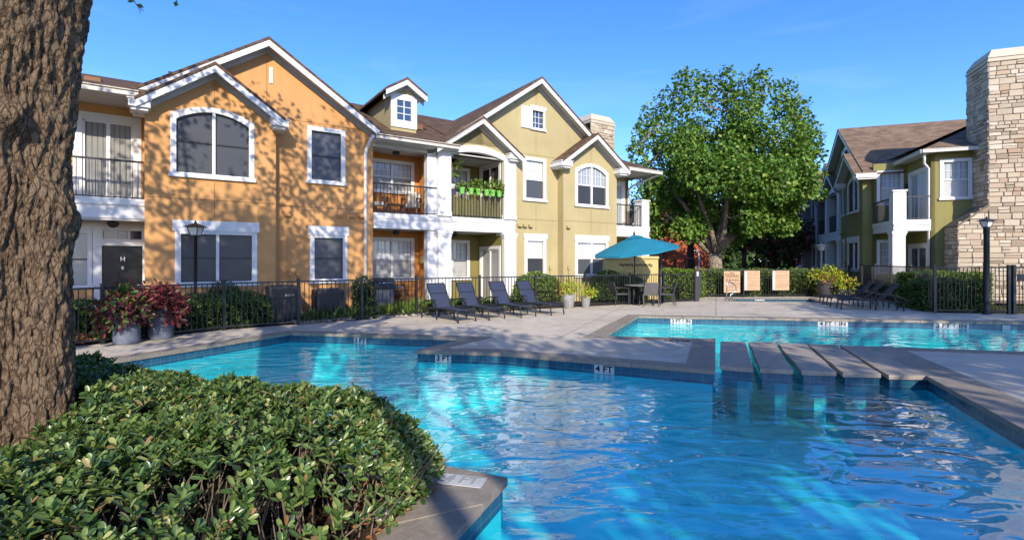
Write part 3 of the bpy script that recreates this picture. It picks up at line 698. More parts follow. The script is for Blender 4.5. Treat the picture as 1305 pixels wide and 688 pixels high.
def apartment(name, label, loc, rz, left_col, right_col, siding_l, siding_r, end_len, wing_len, near):
    root = thing(name, label, 'building', loc, rz)
    F0 = plane(0, 0); WH = M['white']; RF = M['shingle'] if near else M['shingle_red']
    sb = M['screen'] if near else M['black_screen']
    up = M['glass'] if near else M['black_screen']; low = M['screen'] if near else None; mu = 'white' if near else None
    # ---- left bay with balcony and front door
    pl = plane(0, .7); pu = plane(0, .6)
    h = []
    h.append([(-5.3+.17, 3.2), (-3.95-.17, 3.2), (-3.95-.17, 5.17), (-5.3+.17, 5.17)])
    wall(root, pu, [(-11, 3.15), (-3.8, 3.15), (-3.8, 5.6), (-11, 5.6)], left_col, h)
    sliding_door(root, pu, -5.3, -3.95, 3.2, 5.34, M['blind_v'], M['blind_v'], .17)
    hl = []
    hl.append(window(root, pl, -6.1, -4.95, .95, 2.42, M['blind'], cols=1, trim=.09))
    hl.append([(-4.76, 0), (-3.93, 0), (-3.93, 2.03), (-4.76, 2.03)]); hl.append([(-4.74, 2.2), (-3.95, 2.2), (-3.95, 2.42), (-4.74, 2.42)])
    wall(root, pl, [(-11, -.1), (-3.8, -.1), (-3.8, 2.75), (-11, 2.75)], M['white'] if near else left_col, hl)
    MB().box(-11, -4.95, .64, .698, -.1, .93).build('wainscot', left_col, root)
    mb = MB(); mb.X = pl; mb.box(-4.75, -3.94, .06, .1, 0, 2.02)
    for cx in (-4.55, -4.14):
        for z0, z1 in ((.25, .75), (.9, 1.42), (1.58, 1.8)): mb.box(cx - .13, cx + .13, .045, .061, z0, z1); mb.box(cx - .1, cx + .1, .035, .046, z0 + .03, z1 - .03)
    dr = mb.build('front_door', M['door_black'], root)
    hd = MB(); hd.X = pl; hd.lathe([(.012, 0), (.03, .02), (.03, .05), (.01, .07)], 10, (0, 0, 0)); hd.v = [pl(-4.02 + v[0] * 0 + v[0], .05 - v[2] + .7 * 0, 1.0 + v[1]) if False else v for v in hd.v]
    hd = MB(); hd.X = pl; hd.box(-4.05, -3.99, -.0, .05, .97, 1.03); hd.build('door_knob', M['steel'], dr)
    if near:
        Mx = Matrix.Translation((-4.345, .7 + .028, 1.68)) @ Matrix.Rotation(R(90), 4, 'X')
        text_mesh('door_letter', 'H', .15, M['white_ink'], dr, Mx @ Matrix.Shear('XZ', 4, (.3, 0)) if False else Mx)
        pq = MB(); pq.X = pl; pq.box(-4.37, -4.32, .028, .05, 1.42, 1.50); pq.build('door_number_plate', M['white_ink'], dr)
    fr = MB(); fr.X = pl
    fr.prism([(-4.93, 0), (-4.76, 0), (-4.76, 2.03), (-3.93, 2.03), (-3.93, 0), (-3.82, 0), (-3.82, 2.5), (-4.93, 2.5)], -.03, .02, [[(-4.74, 2.2), (-3.95, 2.2), (-3.95, 2.42), (-4.74, 2.42)]], axis='y')
    f = fr.build('door_frame', WH, root)
    g = MB(); g.X = pl; g.add([(-4.76, .06, 2.18), (-3.93, .06, 2.18), (-3.93, .06, 2.44), (-4.76, .06, 2.44)], [(0, 1, 2, 3)]); g.build('transom_pane', M['dark_glass'], f)
    g = MB(); g.X = pl
    for xx in (-4.47, -4.21): g.box(xx - .02, xx + .02, .0, .05, 2.2, 2.42)
    g.build('transom_bar', WH, f)
    MB().box(-11, -3.853, -.2, .72, 2.68, 3.13).box(-11, -3.853, -.24, -.202, 3.0, 3.16).build('balcony_slab', WH, root)
    MB().box(-11, -3.853, -.18, .69, 2.62, 2.679).build('porch_ceiling', M['soffit'], root)
    railing(root, plane(0, -.13), -11, -3.87, 3.13, 4.11)
    ceiling_lamp(root, -4.5, .2, 2.62)
    MB().box(-11, -3.853, -.62, .6, 5.56, 5.6).build('eave_soffit', M['soffit'], root)
    gutter(root, [(-11, -.68, 5.68), (-3.95, -.68, 5.68)])
    # ---- gable A
    pA = plane(0, -.35); xA, hA = -2.37, 1.66; zA = 6.73; sA = .71
    ha = [window(root, pA, -3.33, -1.43, 3.78, 5.64, sb, arch=.27, cols=2), window(root, pA, -3.23, -1.36, .98, 2.66, sb, cols=2, head=.2)]
    wA = zA - .16
    wall(root, pA, [(-3.85, -.1), (-.89, -.1), (-.89, wA - sA*1.48), (xA, wA), (-3.85, wA - sA*1.48)], left_col, ha, th=.3)
    MB().box(-.95, -.893, -.345, .01, -.1, 5.5).build('wall_return', left_col, root); MB().box(-3.847, -3.8, -.345, .75, -.1, 5.5).build('wall_return', left_col, root)
    gable_roof(root, xA, hA, zA, sA, -.78, 2.5, RF, wall_y=-.35)
    eave_return(root, -1.05, -.62, -.72, .0, 5.5); eave_return(root, -4.15, -3.72, -.72, .1, 5.5)
    # ---- main gable B
    xB, zB, sB = -1.07, 7.83, .656
    hb = [window(root, F0, 0, 1.11, 3.94, 5.63, sb, cols=1), window(root, F0, .08, 1.17, .98, 2.66, sb, cols=1, head=.2)]
    wB = zB - .16
    wall(root, F0, [(-.89, -.1), (1.96, -.1), (1.96, wB - sB*(1.96-xB)), (xB, wB), (-4.1, wB - sB*(xB+4.1)), (-4.1, 5.3), (-.89, 5.3)], left_col, hb, th=.3)
    gable_roof(root, xB, 3.13, zB, sB, -.42, 6, RF, wall_y=0)
    MB().box(-1.01, -.92, -.03, -.002, 6.67, 7.12).build('gable_vent', WH, root)
    MB().box(1.955, 1.985, .02, 1.4, -.1, 5.6).build('wall_return', left_col, root)
    for x, z in ((-.55, 2.98), (.95, 3.02), (1.32, 3.03), (1.6, 3.03)): vent_hood(root, x, -.002, z, left_col)
    mb = MB(); 
    for x in (-.46, .05 - .3): mb.box(x - .06, x + .06, -.08, -.002, 1.22, 1.36); mb.tube([(x, -.04, 1.22), (x, -.04, .5)], .015, 6)
    mb.build('meter_box', left_col, root)
    ds = MB(); ds.tube([(1.86, -.42, 5.5), (1.80, -.3, 5.36), (1.74, -.1, 5.12), (1.72, -.07, 4.95), (1.72, -.07, .02)], .055, 8); ds.build('downspout', M['downspout'], root)
    # joints in the stucco
    mb = MB(); mb.box(-3.84, -.895, -.353, -.351, 3.22, 3.235); mb.box(-.885, 1.95, -.003, -.001, 3.22, 3.235); mb.box(-2.375, -2.362, -.353, -.351, 2.75, 3.7); mb.box(-2.375, -2.362, -.353, -.351, 5.7, 6.3)
    mb.box(-1.075, -1.062, -.003, -.001, 6.1, 7.3); mb.box(-.88, 1.95, -.003, -.001, 5.72, 5.735)
    mb.pieces('stucco_joint', sc_mat(left_col), root)
    # ---- porches: bay 1 (depth 1.25) and bay 2 (depth 1.75)
    p1 = plane(0, 1.25); p2 = plane(0, 1.75)
    for z0, zc, lo in ((0, 2.67, True), (3.17, 5.36, False)):
        za, zb = z0 + (.95 if lo else .83), z0 + (2.45 if lo else 1.98)
        hh = [window(root, p1, 2.25, 3.9, za, zb, M['glass'] if near else up, cols=2, muntin=mu, low=M['blind'] if near else None, trim=.12)]
        wall(root, p1, [(1.98, z0 - .1), (4.2, z0 - .1), (4.2, zc + .1), (1.98, zc + .1)], siding_l, hh)
        # inner right wall of bay 1 (faces left)
        pr = plane(4.08, 1.25, -90); wall(root, pr, [(0, z0 - .1), (1.2, z0 - .1), (1.2, zc + .05), (0, zc + .05)], siding_l)
        hh = [window(root, p2, 5.58, 6.45, z0 + .9, z0 + 2.45 if lo else z0 + 2.1, M['glass'] if near else up, cols=1, muntin=mu, low=M['blind'] if near else None, trim=.13)]
        wall(root, p2, [(4.2, z0 - .1), (6.9, z0 - .1), (6.9, zc + .1), (4.2, zc + .1)], siding_r, hh)
        pr = plane(6.86, 1.75, -90)
        wall(root, pr, [(0, z0 - .1), (1.7, z0 - .1), (1.7, zc + .05), (0, zc + .05)], siding_r, [[(.22, z0), (1.53, z0), (1.53, z0 + 2.06), (.22, z0 + 2.06)]])
        sliding_door(root, pr, .1, 1.65, z0, z0 + 2.2, M['blind'] if lo and near else M['dark_glass'], M['blind'] if lo and near else M['dark_glass'], .12)
        MB().box(1.99, 6.88, .1, 1.9, zc, zc + .05).build('porch_ceiling', M['soffit'], root)
        ceiling_lamp(root, 3.0, .65, zc); ceiling_lamp(root, 5.3, .8, zc)
        MB().box(4.2, 4.26, .3, 1.74, z0 - .1, zc).build('wall_return', siding_r, root)
    mb = MB(); mb.box(1.99, 7.42, -.03, 1.9, 2.68, 3.17); mb.box(1.99, 7.42, -.055, -.032, 3.0, 3.172); mb.box(1.99, 7.42, -.048, -.032, 2.68, 2.76); mb.build('balcony_slab', WH, root)
    for x0, x1 in ((4.21, 4.69), (6.89, 7.41)):
        column(root, x0, x1, -.10, .35, 0, 2.675); column(root, x0, x1, -.10, .35, 3.175, 5.42, cap=False)
    MB().box(3.86, 4.2, .02, .3, 0, 5.5).build('pilaster', WH, root)
    railing(root, plane(0, .03), 2.0, 4.2, 3.17, 4.14); railing(root, plane(0, .03), 4.7, 6.88, 3.17, 4.14)
    # eave over bay 1
    MB().box(1.99, 4.85, -.36, .3, 5.40, 5.44).box(1.99, 4.85, .02, .3, 5.28, 5.40).build('eave_soffit', M['soffit'], root)
    gutter(root, [(1.95, -.42, 5.56), (4.86, -.42, 5.56)])
    # porch gable with shallow arch
    xP, zP, sP = 5.82, 6.75, .69
    n = 16; lo = []; hi = []
    for i in range(n + 1):
        t = i / n; x = 4.66 + (6.94 - 4.66) * t; k = 1 - (2*t - 1)**2; lo.append((x, 5.32 + .2 * k)); hi.append((x, 5.53 + .22 * k))
    mb = MB(); mb.prism(lo + hi[::-1], -.08, .2, axis='y'); mb.build('arch_lintel', WH, root)
    wall(root, F0, [(4.25, 5.42)] + [(x, z) for x, z in hi] + [(7.4, 5.42), (7.4, zP - .17 - sP*1.58), (xP, zP - .17), (4.25, zP - .17 - sP*1.57)], right_col)
    MB().box(4.62, 6.98, .0, .3, 5.36, 5.4).build('porch_ceiling', M['soffit'], root)
    gable_roof(root, xP, 1.78, zP, sP, -.42, 4, RF, wall_y=0)
    eave_return(root, 7.0, 7.62, -.3, .05, 5.58); 
    # ---- main gable C
    xC, zC, sC = 8.42, 8.68, .70
    wl = (6.45, 1.2)
    hc = [window(root, F0, 7.8, 8.9, 3.94, 5.63, up, cols=1, muntin=mu, low=low), window(root, F0, 7.86, 8.9, .98, 2.66, up, cols=1, muntin=mu, low=low, head=.12),
          window(root, F0, 8.16, 8.85, 6.7, 7.62, M['blue_glass'], cols=1, muntin='white', trim=.08, head=.08, split=False)]
    wC = zC - .16
    wall(root, F0, [(7.42, -.1), (12.75, -.1), (12.75, wC - sC*(12.75-xC)), (xC, wC), (4.6, wC - sC*(xC-4.6)), (4.6, 5.8), (7.42, 5.8)], right_col, hc, th=.3)
    gable_roof(root, xC, 4.35, zC, sC, -.42, 8, RF, wall_y=0)
    mb = MB(); mb.box(7.70, 8.13, -.05, -.003, 6.72, 7.55)
    for z in (6.76, 7.15, 7.48): mb.box(7.70, 8.13, -.065, -.051, z, z + .05)
    mb.build('shutter', WH, root)
    for x in (7.62, 7.85, 8.12): vent_hood(root, x, -.002, 2.98, right_col)
    # ---- small gable D
    pD = plane(0, -.35); xD, zD, sD = 10.98, 6.82, .70
    hd = [window(root, pD, 10.11, 11.94, 3.83, 5.62, up, arch=.28, cols=2, muntin=mu, low=low), window(root, pD, 10.11, 11.94, .98, 2.66, up, cols=2, muntin=mu, low=low, head=.16)]
    wD = zD - .16
    wall(root, pD, [(9.51, -.1), (12.47, -.1), (12.47, wD - sD*1.49), (xD, wD), (9.51, wD - sD*1.47)], right_col, hd, th=.3)
    MB().box(9.507, 9.56, -.345, .01, -.1, 5.5).build('wall_return', right_col, root); MB().box(12.42, 12.474, -.345, .02, -.1, 5.5).build('wall_return', right_col, root)
    gable_roof(root, xD, 1.82, zD, sD, -.78, 3.5, RF, wall_y=-.35)
    eave_return(root, 9.12, 9.68, -.72, .0, 5.5); eave_return(root, 12.3, 12.9, -.72, .1, 5.5)
    vent_hood(root, 9.72, -.352, 2.98, right_col)
    mb = MB(); mb.box(9.52, 12.46, -.353, -.351, 3.22, 3.235); mb.box(7.43, 9.5, -.003, -.001, 3.22, 3.235); mb.box(8.415, 8.428, -.003, -.001, 2.8, 3.8); mb.box(8.415, 8.428, -.003, -.001, 5.8, 6.6); mb.box(8.415, 8.428, -.003, -.001, 7.7, 8.2)
    mb.box(7.43, 9.5, -.003, -.001, 5.72, 5.735); mb.box(10.97, 10.985, -.353, -.351, 5.7, 6.4); mb.box(10.97, 10.985, -.353, -.351, 2.75, 3.75)
    mb.pieces('stucco_joint', sc_mat(right_col), root)
    mb = MB()
    for x in (8.0+1.1, 9.75): mb.tube([(x, -.06 if x < 9.5 else -.40, 1.35), (x, -.06 if x < 9.5 else -.40, .4)], .018, 6); mb.box(x - .05, x + .05, -.09 if x < 9.5 else -.43, -.004 if x < 9.5 else -.354, 1.3, 1.45)
    mb.build('meter_box', right_col, root)
    # ---- end: corner balcony, wing, chimney
    xe = 12.75; L = end_len; yw = 1.25; xw = xe + L
    pw = plane(0, yw)                                           # wing wall behind the corner balcony, faces front
    for z0, zc in ((0, 2.7), (3.17, 5.45)):
        hole = [(xe + .45, z0), (xw - .4, z0), (xw - .4, z0 + 2.08), (xe + .45, z0 + 2.08)]
        wall(root, pw, [(xe, z0 - .1), (xw, z0 - .1), (xw, zc + .5), (xe, zc + .5)], right_col, [hole])
        sliding_door(root, pw, xe + .3, xw - .25, z0, z0 + 2.23, M['glass'] if z0 else M['dark_glass'], M['glass'] if z0 else M['dark_glass'], .15)
        pe = plane(xe, 0, 90)                                    # end of the long front, faces right
        hw = [window(root, pe, .12, 1.15, z0 + .85, z0 + 2.45, M['glass'], cols=1, muntin='white', low=M['blind'], trim=.13)]
        wall(root, pe, [(0, z0 - .1), (yw, z0 - .1), (yw, zc + .5), (0, zc + .5)], right_col, hw)
    mb = MB(); mb.box(xe + .002, xw, -.02, yw - .002, 2.72, 3.17); mb.box(xe + .002, xw + .03, -.045, -.022, 3.0, 3.175); mb.box(xw + .001, xw + .03, -.02, yw - .01, 2.95, 3.175); mb.build('balcony_slab', WH, root)
    column(root, xw - .5, xw - .02, -.03, .4, 0, 2.715); 
    mb = MB(); mb.box(xw - .48, xw + .0, -.03, .42, 3.18, 4.4); mb.box(xw - .52, xw + .04, -.07, .46, 4.36, 4.42); mb.build('balcony_pier', WH, root)
    railing(root, plane(0, .02), xe + .02, xw - .5, 3.17, 4.14); railing(root, plane(xw - .03, 0, 90), .44, yw - .02, 3.17, 4.14)
    MB().box(xe + .1, xw + .3, -.3 if near else .86, yw + .1, 5.62 if near else 5.84, 5.66 if near else 5.88).build('eave_soffit', M['soffit'], root)
    pe = plane(xw, yw, 90)                                       # end wall of the wing, faces right
    hw = [window(root, pe, .28, 1.33, 3.94, 5.58, M['glass'], cols=1, muntin='white', low=M['blind'], trim=.13)]
    wall(root, pe, [(0, -.1), (wing_len, -.1), (wing_len, 6.05), (0, 6.05)], right_col, hw, th=.3)
    # hipped roof over the wing
    ex, ey, ez, pz = xw + .42, -.38 if near else .82, 5.72 if near else 5.95, .5
    if near: ex = xw + .4
    W2 = wing_len / 2 + .4; xr = ex - W2
    r = MB(); ym = ey + W2; zt = ez + pz * W2
    xa = xe - .42; xb2 = 8.42 + (8.66 - zt) / .70
    r.add([(ex, ey, ez), (ex, ey + 2*W2, ez), (xr, ym, zt), (xb2, ym, zt), (xa, ey, ez), (xa, ey + 2*W2, ez)], [(0, 1, 2), (0, 2, 3, 4), (1, 5, 3, 2)])
    r.add([(ex, ey, ez-.08), (ex, ey + 2*W2, ez-.08), (xa, ey, ez-.08), (xa, ey + 2*W2, ez-.08)], [(0, 2, 3, 1)])
    r.build('wing_roof', RF, root)
    gutter(root, [(xe - .1, ey - .02, ez - .02), (ex + .02, ey - .02, ez - .02), (ex + .02, ey + 2.3, ez - .02)])
    ds = MB(); ds.tube([(ex - .1, ey + .1, ez - .15), (xw + .05, yw - .25, ez - .5), (xw - .06, yw - .06, ez - .7), (xw - .06, yw - .06, .05)], .05, 8); ds.build('downspout', M['downspout'], root)
    wl_ = MB(); wl_.box(xe + .16, xe + .26, yw - .12, yw - .002, 4.75, 4.95); wl_.build('wall_lamp', M['black'], root)
    # chimney: core, stones, sloped shoulder, concrete cap
    cy0, cy1, cx1 = yw + (2.1 if near else 1.36), yw + (4.4 if near else 4.6), xw + (1.2 if near else 1.12); zt = 8.72 if near else 8.95; s0 = cy0 - .92
    core = MB()
    core.prism([(xw + .005, cy0 + .02), (cx1 - .02, cy0 + .02), (cx1 - .02, cy1 - .02), (xw + .005, cy1 - .02)], -.1, zt)
    core.prism([(xw + .006, s0 + .02), (cx1 - .022, s0 + .02), (cx1 - .022, cy0 + .03), (xw + .006, cy0 + .03)], -.1, 2.9)
    ch = core.build('chimney', M['mortar'], root)
    st = MB()
    def ztop(a): return zt - .01
    stones(st, plane(cx1 - .02, cy0, 90), 0, cy1 - cy0, 0, ztop, 3)                                # broad face
    stones(st, plane(xw - .5, cy0 + .02, 0), 0, cx1 - xw + .5, 3.4, ztop, 4)                        # side towards the front
    stones(st, plane(cx1 - .024, s0, 90), 0, cy0 - s0, 0, lambda a: 2.85 + .75 * a / (cy0 - s0), 5)
    stones(st, plane(xw + .01, s0 + .02, 0), 0, cx1 - xw, 0, lambda a: 2.8, 6)
    stones(st, plane(xw - .5, cy0 + .02, 0), 0, .5, 6.0, ztop, 8)
    st.build('chimney_stones', M['stone'], ch)
    sh = MB(); sh.add([(xw + .004, s0 - .03, 2.86), (cx1 + .03, s0 - .03, 2.86), (cx1 + .03, cy0 + .02, 3.64), (xw + .004, cy0 + .02, 3.64), (xw + .004, s0 - .03, 2.78), (cx1 + .03, s0 - .03, 2.78), (cx1 + .03, cy0 + .02, 3.56), (xw + .004, cy0 + .02, 3.56)],
        [(0, 1, 2, 3), (4, 7, 6, 5), (0, 4, 5, 1), (1, 5, 6, 2), (0, 3, 7, 4)]); sh.build('chimney_shoulder', M['mortar'], ch)
    cp = MB(); a, b, c, d = xw - .5, cx1 + .04, cy0 - .04, cy1 + .04
    cp.box(a, b, c, d, zt, zt + .09); cp.box(a + .03, b - .03, c + .03, d - .03, zt + .092, zt + .15)
    k = .2; z2 = zt + .5
    cp.add([(a, c, zt+.152), (b, c, zt+.152), (b, d, zt+.152), (a, d, zt+.152), (a+k, c+k, z2), (b-k, c+k, z2), (b-k, d-k, z2), (a+k, d-k, z2)], [(0, 1, 5, 4), (1, 2, 6, 5), (2, 3, 7, 6), (3, 0, 4, 7), (4, 5, 6, 7), (0, 3, 2, 1)])
    cp.build('chimney_cap', M['cap'], ch)
    # ---- main roof, ridge along the front
    r = MB(); ye, zr, yr = -.45, 7.95, 4.6
    for x0, x1, y0, z0 in ((-11, -3.4, -.75, 5.72), (-3.4, 1.97, .3, 5.98), (1.97, 4.87, -.48, 5.58), (4.87, 12.0, .3, 5.98)):
        zr_ = 7.42 if x1 < -3 else zr; r.add([(x0, y0, z0), (x1, y0, z0), (x1, yr, zr_), (x0, yr, zr_)], [(0, 1, 2, 3)])
        r.add([(x0, y0, z0), (x1, y0, z0), (x1, y0, z0 - .06), (x0, y0, z0 - .06)], [(3, 2, 1, 0)])
    r.add([(-3.4, yr, zr), (12, yr, zr), (12, 10.5, 5.4), (-3.4, 10.5, 5.4)], [(0, 1, 2, 3)]); r.add([(-11, yr, 7.42), (-3.4, yr, 7.42), (-3.4, 10.5, 5.4), (-11, 10.5, 5.4)], [(0, 1, 2, 3)])
    mr = r.build('main_roof', RF, root)
    if near: roof_vent(mr, 4.0, 1.2, 6.35); roof_vent(mr, -4.9, .4, 5.99)
    # back and end walls close the volume
    MB().box(-10.98, xw - .02, 9.3, 9.5, -.1, 5.7).box(-11, -10.8, .8, 9.3, -.1, 6).build('back_wall', left_col, root)
    # ---- dormer
    if True:
        yd = -.05 + .45; xd0, xd1 = 2.72, 3.62
        dw = MB(); dw.prism([(xd0, 5.75), (xd1, 5.75), (xd1, 7.2), ((xd0+xd1)/2, 7.2 + .33), (xd0, 7.2)], yd, 3.4, axis='y')
        dm = dw.build('dormer', right_col, root)
        tr = MB(); tr.prism([(xd0 - .01, 6.1), (xd1 + .01, 6.1), (xd1 + .01, 7.22), (xd0 - .01, 7.22)], yd - .04, yd - .002, [[(xd0+.2, 6.35), (xd1-.2, 6.35), (xd1-.2, 7.02), (xd0+.2, 7.02)]], axis='y'); tr.build('dormer_trim', WH, dm)
        g = MB(); g.add([(xd0+.19, yd-.006, 6.34), (xd1-.19, yd-.006, 6.34), (xd1-.19, yd-.006, 7.03), (xd0+.19, yd-.006, 7.03)], [(0, 1, 2, 3)]); g.build('dormer_pane', M['blue_glass'], dm)
        s = MB(); xm = (xd0+xd1)/2; s.box(xm-.015, xm+.015, yd-.03, yd-.008, 6.35, 7.02)
        for z in (6.57, 6.8): s.box(xd0+.2, xd1-.2, yd-.028, yd-.009, z-.012, z+.012)
        s.build('dormer_sash', WH, dm)
        gable_roof(root, xm, .72, 7.72, .62, yd - .34, 4.2, RF, fas=.17, wall_y=yd, name='dormer_roof')
    return root
_jm = {}
def sc_mat(m):
    if m.name not in _jm: _jm[m.name] = mat('joint_' + m.name, (.22, .12, .045) if 'orange' in m.name else (.16, .13, .05), .9, .1)
    return _jm[m.name]
ANG_L = math.atan2(.5597, .8287)
left_b = apartment('apartment_building', 'long two storey apartment building, orange stucco at one end and tan green at the other', (-6.047, 14.8, 0), ANG_L,
          M['orange'], M['olive'], M['siding_orange'], M['siding_olive'], 2.15, 5.0, True)
VPR = 883; kr = (VPR - 652.5) / 640; ur = Vector((kr, 1)).normalized()
ANG_R = math.atan2(-ur.y, -ur.x)
# local x = -ur (towards the camera), facade corner (local x 12.75) at the measured corner
corner = Vector((16.7, 23.2)); rloc = corner + ur * 12.75
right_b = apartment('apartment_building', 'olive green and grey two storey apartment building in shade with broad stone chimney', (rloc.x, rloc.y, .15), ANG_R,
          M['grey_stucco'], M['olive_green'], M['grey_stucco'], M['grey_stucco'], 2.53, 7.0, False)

# ------------------------------------------------------------------ fences
def fence(name, label, pts, h, bays, post_w=.06, skip=(), mesh=()):
    a0 = Vector(pts[0]); t = thing(name, label, 'fence', (a0.x, a0.y, 0))
    for si, (a, b) in enumerate(zip(pts, pts[1:])):
        a = Vector(a) - a0; b = Vector(b) - a0; n = bays[si]; d = (b - a).normalized(); nr = Vector((-d.y, d.x))
        for i in range(n + 1):
            if i == 0 and si > 0: continue
            p = a.lerp(b, i / n); mb = MB(); mb.bar((p.x, p.y, 0), (p.x, p.y, h + .05), post_w, post_w, up=(d.x, d.y, 0)); mb.bar((p.x, p.y, h + .05), (p.x, p.y, h + .065), post_w + .015, post_w + .015, up=(d.x, d.y, 0))
            mb.build('post', M['black'], t)
        for i in range(n):
            p = a.lerp(b, i / n) + d * post_w / 2; q = a.lerp(b, (i + 1) / n) - d * post_w / 2; mb = MB()
            mb.bar((p.x, p.y, h - .02), (q.x, q.y, h - .02), .032, .038); mb.bar((p.x, p.y, .09), (q.x, q.y, .09), .03, .034)
            k = max(2, round((q - p).length / .112))
            for j in range(1, k):
                r = p.lerp(q, j / k); mb.bar((r.x, r.y, .075), (r.x, r.y, h - .03), .016, .016, up=(d.x, d.y, 0))
            mb.build('picket_panel', M['black'], t)
    return t
fence('pool_fence', 'black iron picket fence running from the big tree past the red leaved pots', [FEN['a'], FEN['b'], FEN['b2'], FEN['c'], FEN['d']], 1.13, [5, 3, 4, 2], .065)
fence('pool_fence', 'black iron fence behind the small spa, with tan notice boards hung on it', [FEN['e'], FEN['f']], 1.24, [4], .065)
fence('pool_fence', 'black iron fence behind the three dark loungers by the stone chimney', [FEN['f'], FEN['g']], 1.45, [4], .065)
fence('pool_fence', 'black iron fence in front of the clipped hedge and stone chimney', [FEN['g'], FEN['h']], 1.45, [1], .075)
# gate by the stone chimney
g0 = Vector(FEN['h']) + Vector((.14, -.01)); t = thing('iron_gate', 'black iron gate with round latch plate beside the stone chimney', 'gate', (g0.x, g0.y, 0))
mb = MB(); mb.bar((0, 0, 0), (0, 0, 1.52), .085); mb.build('post', M['black'], t)
mb = MB(); mb.bar((.06, -.004, 1.43), (1.2, -.09, 1.43), .035); mb.bar((.06, -.004, .1), (1.2, -.09, .1), .035); mb.bar((1.2, -.09, .06), (1.2, -.09, 1.46), .05)
for i in range(1, 11): mb.bar((.06 + 1.14*i/11, -.004 - .086*i/11, .1), (.06 + 1.14*i/11, -.004 - .086*i/11, 1.42), .016)
mb.build('gate_leaf', M['black'], t)
mb = MB(); mb.box(.08, .30, -.05, -.025, 1.03, 1.23); mb.build('latch_plate', M['black'], t)
t = fence('pool_fence', 'short black iron fence run beyond the gate at the right edge', [(g0.x + 1.3, g0.y - .1), FEN['i']], 1.45, [4], .075)
# gate between the umbrella table and the spa: leaf with a diagonal brace
gp = Vector(FEN['d']) + Vector((.1, .06)); t = thing('iron_gate', 'black iron gate with a diagonal brace and thick post beside the umbrella table', 'gate', (gp.x, gp.y, 0))
mb = MB(); mb.bar((0, 0, 0), (0, 0, 1.3), .16, .16); mb.build('post', M['black'], t)
mb = MB(); e = Vector((.85, 1.75)); mb.bar((.1, .1, 1.2), (e.x, e.y, 1.2), .04); mb.bar((.1, .1, .1), (e.x, e.y, .1), .04); mb.bar((.1, .1, .12), (e.x, e.y, 1.18), .025)
for i in range(0, 16): mb.bar((.1 + (e.x-.1)*i/15, .1 + (e.y-.1)*i/15, .1), (.1 + (e.x-.1)*i/15, .1 + (e.y-.1)*i/15, 1.2), .016)
mb.build('gate_leaf', M['black'], t)
mb = MB(); mb.box(-.03, .05, -.1, -.081, 1.02, 1.2); mb.build('latch_plate', M['steel'], t)
# screened fence panels behind the right-hand planters
sp = thing('screen_fence', 'tan mesh screen panels behind the yellow green planters', 'fence', (16.9, 25.2, 0))
for i in range(2):
    mb = MB(); mb.box(i*1.55 + .03, i*1.55 + 1.5, -.02, .02, .1, 1.35); mb.build('screen_panel', M['screen_mesh'], sp)
for i in range(3):
    mb = MB(); mb.box(i*1.55 - .03, i*1.55 + .03, -.035, .035, 0, 1.42); mb.build('post', M['black'], sp)

# ------------------------------------------------------------------ lamps
def lamp(label, loc, h, post, head, m, glass, w=.06, rz=0):
    t = thing('lamp_post', label, 'lamp', loc, rz)
    mb = MB(); mb.lathe([(.11, 0), (.11, .03), (.075, .06), (.065, .35), (w/2 + .012, .4), (w/2, .45), (w/2, h - head), (w/2 + .02, h - head + .01), (w/2, h - head + .05)], 14); mb.build('post', m, t)
    z0 = h - head + .04; k = head
    mb = MB(); a, b = .26*k, .42*k
    for s in range(4):
        q = [(1, 1), (-1, 1), (-1, -1), (1, -1)]; x, y = q[s]; x2, y2 = q[(s+1) % 4]
        mb.bar((x*a*.75, y*a*.75, z0), (x*b*.75, y*b*.75, z0 + .5*k), .018); mb.bar((x*b*.75, y*b*.75, z0+.5*k), (x2*b*.75, y2*b*.75, z0+.5*k), .02); mb.bar((x*a*.75, y*a*.75, z0), (x2*a*.75, y2*a*.75, z0), .02)
    mb.build('lantern_frame', m, t)
    g = MB(); a2, b2 = a*.73, b*.73
    g.add([(-a2,-a2,z0),(a2,-a2,z0),(a2,a2,z0),(-a2,a2,z0),(-b2,-b2,z0+.49*k),(b2,-b2,z0+.49*k),(b2,b2,z0+.49*k),(-b2,b2,z0+.49*k)], [(0,3,2,1),(4,5,6,7),(0,1,5,4),(1,2,6,5),(2,3,7,6),(3,0,4,7)])
    g.build('lantern_glass', glass, t)
    r = MB(); c = .5*k
    r.add([(-c,-c,z0+.5*k),(c,-c,z0+.5*k),(c,c,z0+.5*k),(-c,c,z0+.5*k),(-.1*k,-.1*k,z0+.74*k),(.1*k,-.1*k,z0+.74*k),(.1*k,.1*k,z0+.74*k),(-.1*k,.1*k,z0+.74*k)], [(0,3,2,1),(4,5,6,7),(0,1,5,4),(1,2,6,5),(2,3,7,6),(3,0,4,7)])
    r.lathe([(.05*k, z0+.73*k), (.09*k, z0+.80*k), (.04*k, z0+.86*k), (.01*k, z0+.96*k)], 10); r.build('lantern_roof', m, t); return t
lamp('black lamp post standing in front of the orange wall, behind the fence', (-7.72, 12.25, 0), 2.62, .1, .40, M['black'], M['lamp_glass'], .075)
lamp('tall black lamp post in front of the stone chimney', (14.6, 15.45, 0), 3.0, .1, .36, M['black'], M['lamp_glass'], .15, R(10))
lamp('slender pale lamp post in the distance before the grey facade', (15.4, 25.0, 0), 2.55, .1, .42, M['gutter'], M['lamp_glass'], .09)
t = thing('black_post', 'plain black post by the fence under the edge of the teal umbrella', 'post', (5.85, 19.75, 0))
mb = MB(); mb.lathe([(.12, 0), (.12, .04), (.07, .06), (.065, 2.42), (.08, 2.43), (.08, 2.48), (.02, 2.5)], 14); mb.build('shaft', M['black'], t)

